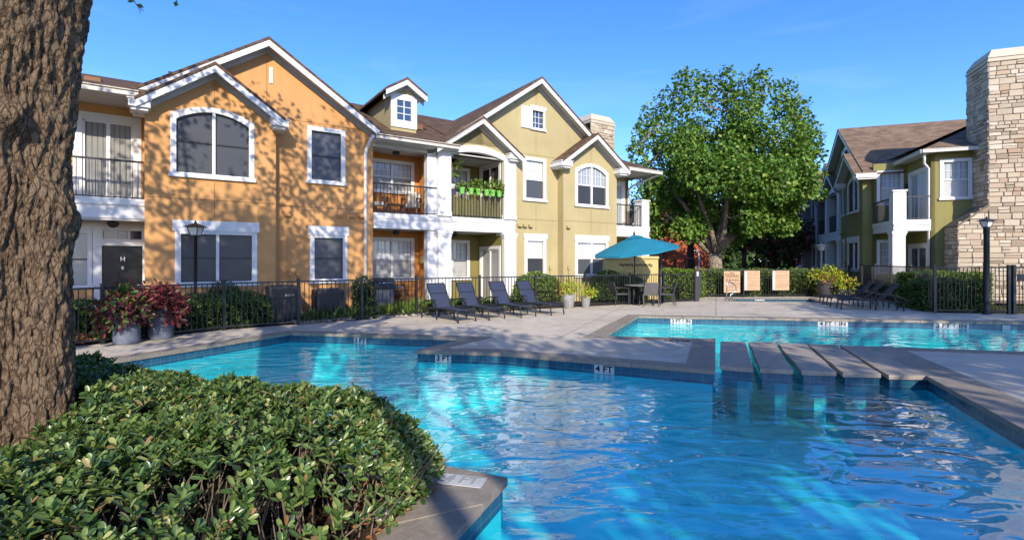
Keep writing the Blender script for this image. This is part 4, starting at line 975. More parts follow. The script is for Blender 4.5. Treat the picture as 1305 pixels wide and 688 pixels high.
# ------------------------------------------------------------------ loungers
def lounger(name, label, loc, rz, sling, back_ang, group):
    """origin on the ground under the foot end; head towards -x, width along y"""
    t = thing(name, label, 'sun lounger', loc, rz, group)
    w = .295; L = 1.80; zs = .33; xb = -1.12
    def frame_rail(sg):
        mb = MB(); y = sg * w
        mb.tube([(0, y, zs - .03), (-.1, y, zs), (-.6, y, zs + .01), (xb, y, zs - .01), (-L, y, zs - .06)], .021, 8)
        return mb
    fm = MB()
    for sg in (1, -1):
        f = frame_rail(sg); fm.v, o = fm.v + f.v, len(fm.v); fm.f += [[i + o for i in q] for q in f.f]; fm.mi += f.mi; fm.sm += f.sm
    for x, z in ((-.02, zs - .03), (-.62, zs - .03), (xb, zs - .04), (-L, zs - .06)): fm.bar((x, -w, z), (x, w, z), .035, .025)
    fm.build('frame', M['black'], t)
    for x in (-.04, -.98, -L + .06):
        for sg in (1, -1):
            mb = MB(); tilt = .05 if x > -.5 else 0
            mb.tube([(x + tilt, sg*w, 0), (x, sg*w, zs - .03)], [.019, .022], 8); mb.build('leg', M['black'], t)
    s = MB(); n = 10
    for i in range(n):
        x0 = -.02 + (xb + .04) * i / n; x1 = -.02 + (xb + .04) * (i + 1) / n
        sag = lambda x: zs + .012 - .03 * math.sin(math.pi * min(1, max(0, x / xb)))
        s.add([(x0, -w+.015, sag(x0)), (x0, w-.015, sag(x0)), (x1, w-.015, sag(x1)), (x1, -w+.015, sag(x1)), (x0, -w+.015, sag(x0)-.012), (x0, w-.015, sag(x0)-.012), (x1, w-.015, sag(x1)-.012), (x1, -w+.015, sag(x1)-.012)],
              [(0,1,2,3)[::-1] if False else (3,2,1,0)[::-1], (7,6,5,4), (0,4,5,1), (2,6,7,3), (1,5,6,2), (3,7,4,0)])
    s.build('seat_sling', sling, t)
    ca, sa = math.cos(back_ang), math.sin(back_ang); BL = .74; B0 = Vector((xb, 0, zs + .0))
    def bp(u, y, o=0): return (B0.x - u*ca - o*sa * -1 * -1, y, B0.z + u*sa - o*ca)
    b = MB(); n = 6
    for i in range(n):
        u0, u1 = BL*i/n, BL*(i+1)/n; k0 = .02*math.sin(math.pi*i/n); k1 = .02*math.sin(math.pi*(i+1)/n); ww = w - .012
        b.add([bp(u0,-ww,k0), bp(u0,ww,k0), bp(u1,ww,k1), bp(u1,-ww,k1), bp(u0,-ww,k0+.014), bp(u0,ww,k0+.014), bp(u1,ww,k1+.014), bp(u1,-ww,k1+.014)],
              [(0,1,2,3),(7,6,5,4),(0,4,5,1),(2,6,7,3),(1,5,6,2),(3,7,4,0)])
    bk = b.build('backrest', sling, t)
    q = MB()
    for sg in (1, -1): q.tube([bp(0, sg*w, .01), bp(BL + .01, sg*w, .01)], .018, 8)
    q.bar(bp(BL + .01, -w, .008), bp(BL + .01, w, .008), .03, .03); q.build('backrest_frame', M['black'], bk)
    q = MB(); q.bar(bp(.45, 0, .02), (-1.64, 0, zs - .05), .03, .03); q.bar(bp(.45, -w, .02), bp(.45, w, .02), .025, .025); q.bar((-1.64, -w, zs - .045), (-1.64, w, zs - .045), .02, .02); q.build('prop', M['black'], bk)
    for sg in (1, -1):
        q = MB(); y = sg * (w + .035)
        q.tube([(-.98, y, zs - .02), (-.97, y, zs + .16), (-1.0, y, zs + .205), (-1.1, y, zs + .215), (-1.5, y, zs + .18), (-1.8, y, zs + .05), (-1.86, y, zs - .06)], .019, 8); q.bar((-1.0, y, zs + .218), (-1.38, y, zs + .205), .05, .022); q.build('armrest', M['black'], t)
    return t
lb = [(-1.2, 13.42), (-.42, 14.05), (.48, 14.65), (1.38, 15.22)]
axis = math.atan2(-.73, .68)
labs = ['dark navy sling lounger beside the fence, furthest from the yellow potted plants', 'navy sling lounger with a sunlit patch, between the first lounger and the empty third',
        'grey blue sling lounger next to the one nearest the yellow potted plants', 'sunlit grey sling lounger nearest the two yellow potted plants']
L0 = lounger('sun_lounger', labs[0], (*lb[0], 0), axis, M['sling'], R(62), 'loungers in a row before the tan building')
bpy.context.view_layer.update()
for (x, y), lab, dr in zip(lb[1:], labs[1:], (.02, -.02, .03)): dup(L0, (x, y, 0), axis + dr, lab)
axr = math.atan2(.36, -.93)
rl = [(11.2, 17.2), (11.5, 18.25), (11.85, 19.25)]
rlab = ['dark brown lounger closest to the pool edge, before the stone chimney', 'middle one of the three dark brown loungers by the right hand fence', 'dark brown lounger beside the dark pots of yellow green plants']
L1 = lounger('sun_lounger', rlab[0], (*rl[0], 0), axr, M['sling_brown'], R(48), 'loungers in shade before the stone chimney')
bpy.context.view_layer.update()
for (x, y), lab in zip(rl[1:], rlab[1:]): dup(L1, (x, y, 0), axr, lab)

# ------------------------------------------------------------------ umbrella, table, chairs
tc = (4.86, 19.0)
t = thing('patio_umbrella', 'teal canvas umbrella tilted over the dark patio table', 'umbrella', (tc[0] - .22, tc[1], 0))
mb = MB(); mb.lathe([(.26, 0), (.26, .05), (.2, .08), (.04, .1), (.03, .12)], 20); mb.build('base', M['black'], t)
mb = MB(); mb.tube([(0, 0, .08), (.0, 0, 2.0), (-.02, 0, 2.6)], .024, 10); mb.build('pole', M['black'], t)
apex = Vector((-.02, 0, 2.58)); tilt = Matrix.Rotation(R(-8), 3, 'Y') @ Matrix.Rotation(R(5), 3, 'X')
cn = MB(); rim = []; n = 8; rad = 1.62; ap = 0
def cp_(u, a): # u 0..1 from apex to rim
    r = rad * u; z = -.56 * u ** 1.15; return apex + tilt @ Vector((r*math.cos(a), r*math.sin(a), z))
rows = 7; sub = 4
for k in range(n * sub):
    a0 = 2*math.pi*k/(n*sub) + .2; a1 = 2*math.pi*(k+1)/(n*sub) + .2
    def sagp(u, a, kk): # between ribs the cloth sags a little inwards
        ph = (kk % sub) / sub; s_ = math.sin(math.pi * ph) * .05 * u; return cp_(u * (1 - s_), a) - Vector((0, 0, s_ * .3))
    for j in range(rows):
        u0, u1 = .05 + .95*j/rows, .05 + .95*(j+1)/rows
        cn.add([sagp(u0, a0, k), sagp(u1, a0, k), sagp(u1, a1, k+1), sagp(u0, a1, k+1)], [(0, 1, 2, 3)])
    p0, p1 = sagp(1, a0, k), sagp(1, a1, k+1); cn.add([p0, p0 - Vector((0, 0, .06)), p1 - Vector((0, 0, .06)), p1], [(0, 1, 2, 3)])
can = cn.build('canopy', M['teal'], t)
vt = MB()
for k in range(8):
    a0, a1 = 2*math.pi*k/8 + .2, 2*math.pi*(k+1)/8 + .2; vt.add([apex + tilt @ Vector((0, 0, .05)), cp_(.22, a0) + Vector((0, 0, .035)), cp_(.22, a1) + Vector((0, 0, .035))], [(0, 1, 2)])
vt.build('vent_cap', M['teal'], can)
for k in range(8):
    a = 2*math.pi*k/8 + .2; mb = MB(); mb.bar(cp_(.04, a) - Vector((0,0,.03)), cp_(.98, a) - Vector((0, 0, .03)), .014); mb.bar(cp_(.5, a) - Vector((0,0,.035)), (0, 0, 1.75), .012); mb.build('rib', M['black'], t)
mb = MB(); mb.lathe([(.035, 2.6), (.045, 2.64), (.03, 2.72), (.01, 2.76)], 10, (-.02, 0, 0)); mb.build('finial', M['black'], t)
t = thing('patio_table', 'round dark patio table under the teal umbrella', 'table', (*tc, 0))
mb = MB(); mb.lathe([(.05, .70), (.60, .70), (.62, .71), (.62, .73), (.60, .74), (.05, .74)], 32); mb.build('tabletop', M['grill_grey'], t)
for k in range(4):
    a = math.pi/4 + k*math.pi/2; mb = MB(); mb.tube([(.5*math.cos(a), .5*math.sin(a), 0), (.44*math.cos(a), .44*math.sin(a), .70)], .022, 8); mb.build('leg', M['black'], t)
def chair(label, loc, rz):
    t = thing('patio_chair', label, 'chair', loc, rz, 'chairs round the umbrella table')   # faces +x
    w = .25
    mb = MB(); mb.box(-.24, .24, -w, w, .40, .425); mb.build('seat', M['chair_weave'], t, bevel=.01)
    mb = MB(); mb.add([(-.24,-w,.43),(-.24,w,.43),(-.36,w,.86),(-.36,-w,.86),(-.215,-w,.43),(-.215,w,.43),(-.335,w,.86),(-.335,-w,.86)], [(0,3,2,1),(4,5,6,7),(2,3,7,6),(0,1,5,4),(1,2,6,5),(3,0,4,7)]); mb.build('backrest', M['chair_weave'], t)
    for sy in (1, -1):
        mb = MB(); mb.bar((.23, sy*(w+.02), 0), (.23, sy*(w+.02), .62), .035); mb.build('leg', M['black'], t)
        mb = MB(); mb.bar((-.30, sy*(w+.02), 0), (-.235, sy*(w+.02), .44), .035); mb.bar((-.235, sy*(w+.02), .43), (-.35, sy*(w+.02), .86), .03); mb.build('leg', M['black'], t)
        mb = MB(); mb.bar((.25, sy*(w+.02), .635), (-.31, sy*(w+.02), .65), .045, .025); mb.bar((-.24, sy*(w+.02), .39), (.23, sy*(w+.02), .39), .025); mb.build('armrest', M['black'], t)
    return t
chs = [('patio chair with its woven back to the pool', (4.95, 18.2), R(90 + 3)), ('patio chair seen side on, between the table and the iron fence posts', (4.05, 18.85), R(10)),
       ('patio chair seen side on, on the gate side of the umbrella table', (5.75, 18.75), R(170)), ('patio chair on the far side of the umbrella table, facing the pool', (5.0, 19.85), R(-88))]
c0 = chair(chs[0][0], (*chs[0][1], 0), chs[0][2]); bpy.context.view_layer.update()
for lab, p, rz in chs[1:]: dup(c0, (*p, 0), rz, lab)

# ------------------------------------------------------------------ planters
def potted(name, label, loc, prof, pm, fol, leafm, lsize, per, group=None, tmpl=LEAF_H):
    t = thing(name, label, 'potted plant', loc, 0, group)
    mb = MB(); inner = prof[-1][0] - .035; mb.lathe(prof + [(inner, prof[-1][1]), (inner, prof[-1][1] - .06), (.02, prof[-1][1] - .07)], 36); mb.build('pot', pm, t)
    for f, lm in zip(fol, leafm if isinstance(leafm, list) else [leafm] * len(fol)):
        co, fc = clump_leaves(f, per, lsize, tmpl, up=.7, shell=.5); raw_mesh('foliage', co, fc, lm, t)
    return t
cyl = lambda r, h: [(r*.9, 0), (r*.98, .012), (r, .04), (r, h - .03), (r*.985, h)]
tap = lambda r, h: [(r*.70, 0), (r*.74, .01), (r*.92, h*.6), (r, h - .02), (r*.99, h)]
potted('potted_coleus', 'tall blue grey pot with spreading purple and green leaves, nearer the big tree', (-7.67, 10.0, 0), cyl(.225, .62), M['planter_blue'],
       [[((-.1, -.05, .72), (.45, .42, .30)), ((-.36, -.05, .50), (.26, .26, .24)), ((.2, 0, .68), (.3, .3, .3)), ((0, -.25, .6), (.3, .2, .25)), ((-.05, 0, 1.0), (.22, .22, .16))], [((.02, -.12, .96), (.2, .16, .13))]], [M['coleus_leaf'], M['box_leaf']], .125, 2500)
potted('potted_coleus', 'tall blue grey pot overflowing with dark red leaves, beside the purple and green one', (-7.43, 10.62, 0), cyl(.225, .62), M['planter_blue'],
       [[((.0, 0, .80), (.48, .42, .33)), ((.3, 0, .60), (.25, .25, .25)), ((-.22, -.1, .66), (.28, .25, .25)), ((.1, -.2, 1.0), (.25, .25, .16))]], M['coleus_red'], .125, 2600)
potted('potted_sweet_potato_vine', 'grey pot of bright yellow leaves with a few red ones, beside the last sunlit lounger', (1.96, 17.45, 0), tap(.23, .47), M['planter_grey'],
       [[((.0, 0, .70), (.36, .33, .28)), ((.1, -.1, .82), (.25, .25, .2)), ((-.05, .05, .62), (.32, .3, .18))], [((-.34, -.05, .66), (.13, .13, .18))]], [M['lime_leaf'], M['coleus_red']], .075, 3200)
potted('potted_sweet_potato_vine', 'smaller grey pot of bright yellow leaves, by the fence and right of the taller one', (2.6, 17.75, 0), tap(.18, .40), M['planter_grey'],
       [[((.0, 0, .60), (.30, .28, .25)), ((.05, -.1, .50), (.3, .25, .16))]], M['lime_leaf'], .075, 3200)
potted('potted_sweet_potato_vine', 'large dark pot of yellow green leaves mixed with rusty ones, before the grey facade', (13.95, 22.35, 0), tap(.38, .80), M['planter_dark'],
       [[((.12, 0, 1.05), (.54, .45, .35)), ((-.36, 0, .96), (.36, .36, .29)), ((.36, .1, 1.0), (.32, .36, .3))], [((-.13, -.38, .9), (.3, .16, .22))]], [M['lime_leaf'], M['litter']], .12, 1200)
potted('potted_sweet_potato_vine', 'low dark bowl of yellow green leaves beside the loungers', (14.42, 21.85, 0), tap(.33, .41), M['planter_dark'],
       [[((.0, 0, .58), (.5, .45, .36)), ((-.1, -.1, .78), (.4, .35, .22))], [((.38, -.1, .74), (.18, .2, .2))]], [M['lime_leaf'], M['litter']], .12, 1300)

# ------------------------------------------------------------------ notice boards, spa rail
def on_fence(k): return Vector(FEN['e']).lerp(Vector(FEN['f']), k)
e, f = Vector(FEN['e']), Vector(FEN['f']); fd = (f - e).normalized(); fang = math.atan2(fd.y, fd.x)
def board_at(px): k = (px - 652.5) / 640; s = (k*e.y - e.x) / (fd.x - k*fd.y); return e + fd * s
p = board_at(932); t = thing('notice_board', 'tan NO DIVING notice board hung on the spa fence', 'sign', (p.x, p.y - .06, 0), fang)
MB().box(-.38, .38, -.015, .015, .20, 1.17).build('panel', M['board'], t, bevel=.006)
RX = Matrix.Rotation(R(90), 4, 'X')
text_mesh('lettering', 'NO', .15, M['brown_ink'], t, Matrix.Translation((.0, -.017, 1.07)) @ RX, .22)
text_mesh('lettering', 'DIVING', .13, M['brown_ink'], t, Matrix.Translation((.08, -.017, .95)) @ RX, .46)
mb = MB(); mb.prism([(.085*math.cos(i*.3142), .085*math.sin(i*.3142)) for i in range(20)], -.002, .002, [[(.065*math.cos(i*.3142), .065*math.sin(i*.3142)) for i in range(20)][::-1]], axis='y'); mb.bar((-.055, 0, .055), (.055, 0, -.055), .004, .02)
mb.v = [(v[0] - .24, v[1] - .018, v[2] + 1.0) for v in mb.v]; mb.build('prohibition_symbol', M['brown_ink'], t)
mb = MB(); mb.box(-.37, .37, -.019, -.0155, .865, .88); rr = random.Random(5)
for z in (.77, .74, .67, .62, .57, .52, .47, .42, .30):
    x = -.3
    while x < .25: w_ = rr.uniform(.05, .14); mb.box(x, x + w_, -.018, -.0155, z, z + (.03 if z > .7 or z == .30 else .016)); x += w_ + .03
mb.build('small_print', M['brown_ink'], t)
for px, w_, lab, seed in ((957.5, .74, 'tan rules board with a pale left margin, next to the NO DIVING board', 1), (994, .80, 'tan rules board with a pale left margin, nearest the dark pots', 2)):
    p = board_at(px); t = thing('notice_board', lab, 'sign', (p.x, p.y - .06, 0), fang)
    MB().box(-w_/2, w_/2, -.015, .015, .30, 1.19).build('panel', M['board'], t, bevel=.006)
    MB().box(-w_/2 + .004, -w_/2 + .12, -.02, -.0155, .304, 1.186).build('margin', M['marker'], t)
    mb = MB(); rr = random.Random(seed); z = 1.12
    while z > .36:
        x = -w_/2 + .17
        while x < w_/2 - .12: q = rr.uniform(.04, .12); mb.box(x, min(x + q, w_/2 - .04), -.0175, -.0155, z, z + .012); x += q + .02
        z -= .075 if rr.random() < .7 else .11
    mb.build('small_print', M['brown_ink'], t)
t = thing('grab_rail', 'bent stainless steel grab rail at the spa corner', 'handrail', (8.78, 20.35, 0))
mb = MB(); mb.tube([(-.08, 0, .0), (-.08, 0, .62), (-.05, .02, .74), (.05, .06, .79), (.15, .1, .76), (.32, .17, .66), (.40, .22, .55), (.40, .24, .42), (.3, .22, .32), (.16, .18, .26), (.13, .17, .18), (.13, .17, 0)], .022, 10); mb.build('tube', M['steel'], t)
mb = MB()
mb.lathe([(.045, 0), (.045, .02), (.024, .03)], 12, (-.08, 0, .001)); mb.build('flange', M['steel'], t)
mb = MB(); mb.lathe([(.045, 0), (.045, .02), (.024, .03)], 12, (.13, .17, .001)); mb.build('flange', M['steel'], t)

# ------------------------------------------------------------------ depth markers
def marker(label, txt, i, px, w, poly=POOL, z0=-.215, z1=-.055, ink='ink'):
    a, b = Vector(poly[i]), Vector(poly[(i+1) % len(poly)]); k = (px - 652.5) / 640; d = (b - a).normalized(); s = (k*a.y - a.x) / (d.x - k*d.y); p = a + d * s
    nr = Vector((d.y, -d.x))                      # towards the water (polygon runs clockwise)
    ang = math.atan2(-nr.x, nr.y) + math.pi      # panel front (-y) looks along nr
    p = p + nr * .006; t = thing('depth_marker', label, 'depth marker', (p.x, p.y, 0), ang)
    MB().box(-w/2, w/2, -.004, .004, z0, z1).build('tile', M['marker'], t)
    text_mesh('lettering', txt, (z1 - z0) * .9, M[ink], t, Matrix.Translation((0, -.005, (z0+z1)/2 + .012)) @ RX, w * .86); return t
marker('white 3 FT depth tile at the pool edge below the blue grey pots', '3 FT', 0, 119, .34)
marker('white 3 FT depth tile on the far wall of the near pool, below the fence', '3 FT', 1, 459, .30)
marker('white 3 FT depth tile at the corner of the grey stone deck', '3 FT', 3, 565, .30)
marker('white 4 FT depth tile on the front of the grey stone deck', '4 FT', 4, 770, .33)
marker('white 3 FT 6 IN depth tile in the sun, below the patio table', '3 FT 6 IN', 9, 853.5 if False else 868, .60)
marker('white 4 FT 6 IN depth tile on the far pool wall below the loungers', '4 FT 6 IN', 9, 1061, .78)
marker('white 3 FT 6 IN depth tile on the far pool wall below the clipped hedge', '3 FT 6 IN', 9, 1212, .86)
marker('small white 3 FT depth tile in the spa wall', '3 FT', 1, 968, .40, SPA, -.12, .0)
t = thing('wall_plate', 'small grey slotted plate in the far pool wall at the right edge', 'plate', (13.2, 13.425, 0), math.atan2(-1.3, 8.62))
MB().box(-.09, .09, -.02, .0, -.19, -.08).build('plate', M['marker'], t)
mb = MB()
for z in (-.165, -.135, -.105): mb.box(-.07, .07, -.023, -.0205, z - .006, z + .006)
mb.build('slots', M['grey_ink'], t)
def flat_marker(label, txt, c, ang, w, h, ink, size, wid, z=.018):
    t = thing('depth_marker', label, 'depth marker', (*c, z), ang)
    if h: MB().box(-w/2, w/2, -h/2, h/2, -.003, .002).build('tile', M['marker'], t)
    text_mesh('lettering', txt, size, M[ink], t, Matrix.Translation((0, 0, .003)), wid); return t
mp = (ground_at(563, 606) + ground_at(622, 611)) / 2
flat_marker('white 4 FT depth tile lying on the stone edging beside the shrub bed', '4 FT', (BC.x - .30, BC.y - .05), R(-14), .34, .17, 'grey_ink', .17, .27, .02)
flat_marker('black 3 FT 6 IN lettering set in the stone deck, read from the far pool', '3 FT 6 IN', (3.45, 10.28), R(180 - 9), 0, 0, 'ink', .16, .62, .008)

# ------------------------------------------------------------------ things by the left building
RL = Matrix.Rotation(ANG_L, 4, 'Z'); OL = Vector((-6.047, 14.8, 0))
def LB(x, y, z=0.0): return OL + RL @ Vector((x, y, z))       # from the left building's own measures
def ac(label, x, y, w, h):
    p = LB(x, y); t = thing('air_conditioner', label, 'air conditioner', (p.x, p.y, 0), ANG_L, 'air conditioners under the orange wall')
    mb = MB(); mb.box(-w/2, w/2, -w/2, w/2, .05, .1); mb.box(-w/2 + .02, w/2 - .02, -w/2 + .02, w/2 - .02, .1, h - .06); mb.build('core', M['ac_dark'], t)
    mb = MB(); z = .12
    while z < h - .08:
        for a, b, c, d in ((-w/2, w/2, -w/2 - .01, -w/2 + .015), (-w/2, w/2, w/2 - .015, w/2 + .01), (-w/2 - .01, -w/2 + .015, -w/2, w/2), (w/2 - .015, w/2 + .01, -w/2, w/2)): mb.box(a, b, c, d, z, z + .028)
        z += .055
    for sx in (-1, 1):
        for sy in (-1, 1): mb.box(sx*w/2 - .025, sx*w/2 + .025, sy*w/2 - .025, sy*w/2 + .025, .05, h - .05)
    mb.build('louvre', M['ac'], t)
    mb = MB(); mb.box(-w/2 - .02, w/2 + .02, -w/2 - .02, w/2 + .02, h - .06, h); mb.lathe([(.3, h + .002), (.3, h + .03), (.05, h + .04)], 20); mb.build('top', M['ac'], t); return t
a1 = ac('grey air conditioner with a red and white badge, under the orange wall', -.78, -.75, .72, .95)
mb = MB(); mb.box(.0, .22, -.39, -.372, .70, .75); mb.build('badge', M['marker'], a1); mb = MB(); mb.box(.03, .19, -.394, -.391, .715, .735); mb.build('badge_strip', mat('badge_red', (.5, .04, .03), .5), a1)
ac('darker air conditioner without a badge, below the single orange wall window', .42, -.75, .70, .82)
p = LB(2.42, .35); t = thing('barbecue_grill', 'black barbecue grill with a domed lid on the ground floor porch', 'grill', (p.x, p.y, 0), ANG_L)
mb = MB(); mb.box(-.30, .30, -.25, .25, .08, .72); mb.build('cabinet', M['grill_grey'], t, bevel=.015)
mb = MB(); pr_ = [(-.27, .82)] + [(-.27 + .54*i/10, .82 + .27*math.sin(math.pi*i/10)**.7) for i in range(1, 10)] + [(.27, .82)]
mb.v = []; q = MB(); q.prism(pr_, -.34, .34, axis='y'); mb = q; mb.v = [(v[1], v[0], v[2]) for v in mb.v]; mb.f = [f[::-1] for f in mb.f]; ld = mb.build('lid', M['grill'], t)
mb = MB(); mb.tube([(-.22, -.33, .93), (.22, -.33, .93)], .014, 8); mb.build('handle', M['steel'], ld)
MB().box(-.35, .35, -.28, .28, .722, .82).build('firebox', M['grill'], t)
for sx in (-1, 1): MB().box(sx*.36, sx*.62, -.22, .22, .74, .78).build('side_shelf', M['grill_grey'], t)
for sx in (-1, 1):
    mb = MB(); mb.lathe([(.0, -.02), (.07, -.02), (.07, .02), (.0, .02)], 14); mb.v = [(v[2] + sx*.27, v[0], v[1] + .075) for v in mb.v]; mb.build('wheel', M['black'], t)
def porch_chair(label, x, y, z, rz, seatm):
    p = LB(x, y, z); t = thing('armchair', label, 'chair', tuple(p), ANG_L + rz)
    for sx in (-1, 1):
        for sy in (-1, 1): mb = MB(); mb.bar((sx*.26, sy*.26, 0), (sx*.26, sy*.26, .6 if sy < 0 else .8), .045); mb.build('leg', M['wood'], t)
        mb = MB(); mb.bar((sx*.26, -.28, .61), (sx*.26, .27, .63), .06, .03); mb.build('armrest', M['wood'], t)
    mb = MB(); mb.box(-.24, .24, -.26, .24, .30, .42); mb.build('cushion', seatm, t, bevel=.03)
    mb = MB(); mb.box(-.24, .24, .2, .28, .43, .85); mb.build('backrest', seatm, t, bevel=.03); return t
porch_chair('wooden armchair at the far left of the upper orange balcony', 2.4, .7, 3.17, R(60), M['cushion'])
porch_chair('pale cushioned armchair by the lit inner wall of the upper orange balcony', 3.6, .75, 3.17, R(-40), M['cushion'])
p = LB(3.0, .75, 3.17); t = thing('side_table', 'small brown side table between the armchairs on the upper balcony', 'table', tuple(p), ANG_L)
MB().box(-.3, .3, -.22, .22, .36, .40).build('tabletop', M['wood'], t)
for sx in (-1, 1):
    for sy in (-1, 1): mb = MB(); mb.box(sx*.25 - .02, sx*.25 + .02, sy*.17 - .02, sy*.17 + .02, 0, .36); mb.build('leg', M['wood'], t)
porch_chair('brown wooden armchair on the ground floor porch beside the barbecue grill', 3.3, .7, 0, R(20), M['wood'])
t = thing('wall_basket', 'small mustard wall basket on the orange inner wall of the lower porch', 'basket', tuple(LB(4.075, .62, 1.55)), ANG_L - R(90))
MB().box(-.13, .13, -.16, -.0, 0, .24).build('basket', M['cream'], t, bevel=.02)
# pots hung along the balcony rail
for i, (x, hgt) in enumerate(((5.12, .25), (5.48, .30), (5.78, .34), (6.12, .26), (6.38, .42), (6.66, .40))):
    lab = ['lime green rail pot next to the tall white potted plant', 'lime green rail pot with bushy seedlings, second from the tall plant', 'lime green rail pot with a straight shoot, third from the tall plant',
           'lime green rail pot with short low seedlings, third from the far column', 'lime green rail pot with the tall stake, second from the far column', 'lime green rail pot nearest the far column'][i]
    p = LB(x, -.10, 3.98); t = thing('rail_pot', lab, 'potted plant', tuple(p), ANG_L, 'green pots hung on the balcony rail')
    mb = MB(); mb.lathe([(.075, 0), (.08, .01), (.105, .19), (.115, .2), (.115, .22), (.10, .22), (.09, .17), (.02, .16)], 16); mb.build('pot', M['pot_green'], t)
    mb = MB(); mb.bar((0, .05, .2), (0, .14, .2), .015); mb.bar((0, .14, .2), (0, .14, .1), .015); mb.build('hook', M['black'], t)
    co, fc = clump_leaves([((0, 0, .2 + hgt*.4), (.1, .1, hgt*.55)), ((.04, 0, .2 + hgt*.7), (.05, .05, hgt*.4))], 2600, .15, LEAF_H, up=.3); raw_mesh('foliage', co, fc, M['lime_hedge'], t)
    if i in (4,): mb = MB(); mb.bar((0, 0, .1), (.02, 0, .9), .012); mb.build('stake', M['wood'], t)
p = LB(4.86, .16, 4.14); t = thing('potted_plant', 'tall leafy plant in a white pot on the balcony corner by the middle column', 'potted plant', tuple(p), ANG_L)
mb = MB(); mb.lathe([(.10, 0), (.13, .16), (.14, .18), (.12, .18), (.02, .14)], 18); mb.build('pot', M['white'], t)
mb = MB(); mb.tube([(0, 0, .1), (.03, 0, .6), (.01, 0, 1.0)], [.015, .012, .006], 6); mb.build('stem', M['stem'], t)
co, fc = clump_leaves([((0, 0, .5), (.2, .2, .2)), ((.12, 0, .75), (.2, .15, .2)), ((-.05, 0, .9), (.12, .12, .2))], 380, .24, LEAF_H, up=.4); raw_mesh('foliage', co, fc, M['lime_hedge'], t)
# bamboo screening behind that rail
t = thing('reed_screen', 'tan and green reed screen tied behind the olive balcony railing', 'screen', tuple(LB(5.79, .10, 3.2)), ANG_L); mb = MB()
for i in range(90): x = -1.05 + 2.1*i/89; mb.bar((x, 0, .03), (x + random.uniform(-.02, .02), random.uniform(-.01, .01), .80 + random.uniform(-.06, .03)), .016)
mb.build('reeds', m_island('reed', [(0, (.10, .09, .03)), (.5, (.22, .19, .09)), (1, (.08, .11, .03))], .8), t)
# cream utility enclosure behind the patio table
t = thing('utility_enclosure', 'low cream walled utility enclosure behind the patio table', 'wall', (4.7, 21.2, 0), R(8))
mb = MB(); mb.box(-.9, 1.55, 0, 1.5, -.1, 1.72); mb.build('wall', M['cream'], t); mb = MB(); mb.box(-.95, 1.6, -.06, 1.55, 1.722, 1.80); mb.box(-.92, 1.57, -.03, 1.52, 1.80, 1.83); mb.build('coping', M['cream'], t)
for x in (-.62, .05, .42, .8): mb = MB(); mb.box(x, x + .3, -.03, -.002, .35, 1.25); mb.build('meter_door', M['cream'], t)
for i in range(7):
    x = -.15 + .21*i; mb = MB(); mb.tube([(x, -.01, 1.46), (x + .02, -.08, 1.5), (x + .1, -.1, 1.47), (x + .13, -.08, 1.4)], .022, 6); mb.build('conduit_elbow', M['black'], t)

# ------------------------------------------------------------------ trees
def limb_tubes(mb, a, b, r0, r1, sag=.0, wob=.12, k=7):
    a, b = Vector(a), Vector(b); L = (b - a).length; pts = []; ph = random.uniform(0, 6)
    d = (b - a).normalized(); s = d.orthogonal().normalized(); s2 = d.cross(s)
    for i in range(k + 1):
        t = i / k; w = math.sin(math.pi * t) * wob * L * .5
        pts.append(a.lerp(b, t) + s * w * math.sin(ph + 3*t) + s2 * w * math.cos(ph*1.7 + 4*t) + Vector((0, 0, math.sin(math.pi*t) * sag)))
    mb.tube(pts, [r0 + (r1 - r0) * (i / k) ** .8 for i in range(k + 1)], 8); return pts
def tree(name, label, base, fork_z, r0, clumps, leafm, lsize, per, barkm, nl=6, group=None, tmpl=LEAF_Q, lean=(0, 0), trunk=True, shell=.55):
    t = thing(name, label, 'tree', tuple(base), 0, group); b = Vector((0, 0, 0)); f = Vector((lean[0], lean[1], fork_z))
    mb = MB()
    if trunk: mb.tube([b, b + Vector((0, 0, .15)), b.lerp(f, .5) + Vector((.03, 0, 0)), f], [r0*1.45, r0*1.12, r0*.95, r0*.9], 14)
    cl = [(Vector(c) - Vector(base), r) for c, r in clumps]
    # main limbs go to spread-out clumps, smaller branches fork off the nearest limb
    cen = sum((c for c, r in cl), Vector()) / len(cl)
    order = sorted(cl, key=lambda q: -((q[0] - cen).xy.length)); mains = []
    for c, r in order:
        if all((c - m).length > 1.6 for m in mains): mains.append(c)
        if len(mains) >= nl: break
    mains.append(cen + Vector((0, 0, (max(c.z for c, r in cl) - cen.z) * .7)))
    pts = []
    for m_ in mains:
        p = limb_tubes(mb, f - Vector((0, 0, r0*.3)), m_, r0 * random.uniform(.42, .6), r0 * .10, sag=(m_ - f).length * .03); pts += p[2:]
    for c, r in cl:
        q = min(pts, key=lambda p: (p - c).length if p.z < c.z + .5 else 99); 
        if (q - c).length > .3: limb_tubes(mb, q, c, r0 * .16, r0 * .03, wob=.2, k=5)
    mb.build('trunk', barkm, t)
    co, fc = clump_leaves([((c.x, c.y, c.z), r) for c, r in cl], per, lsize, tmpl, shell=shell); raw_mesh('crown', co, fc, leafm, t); return t

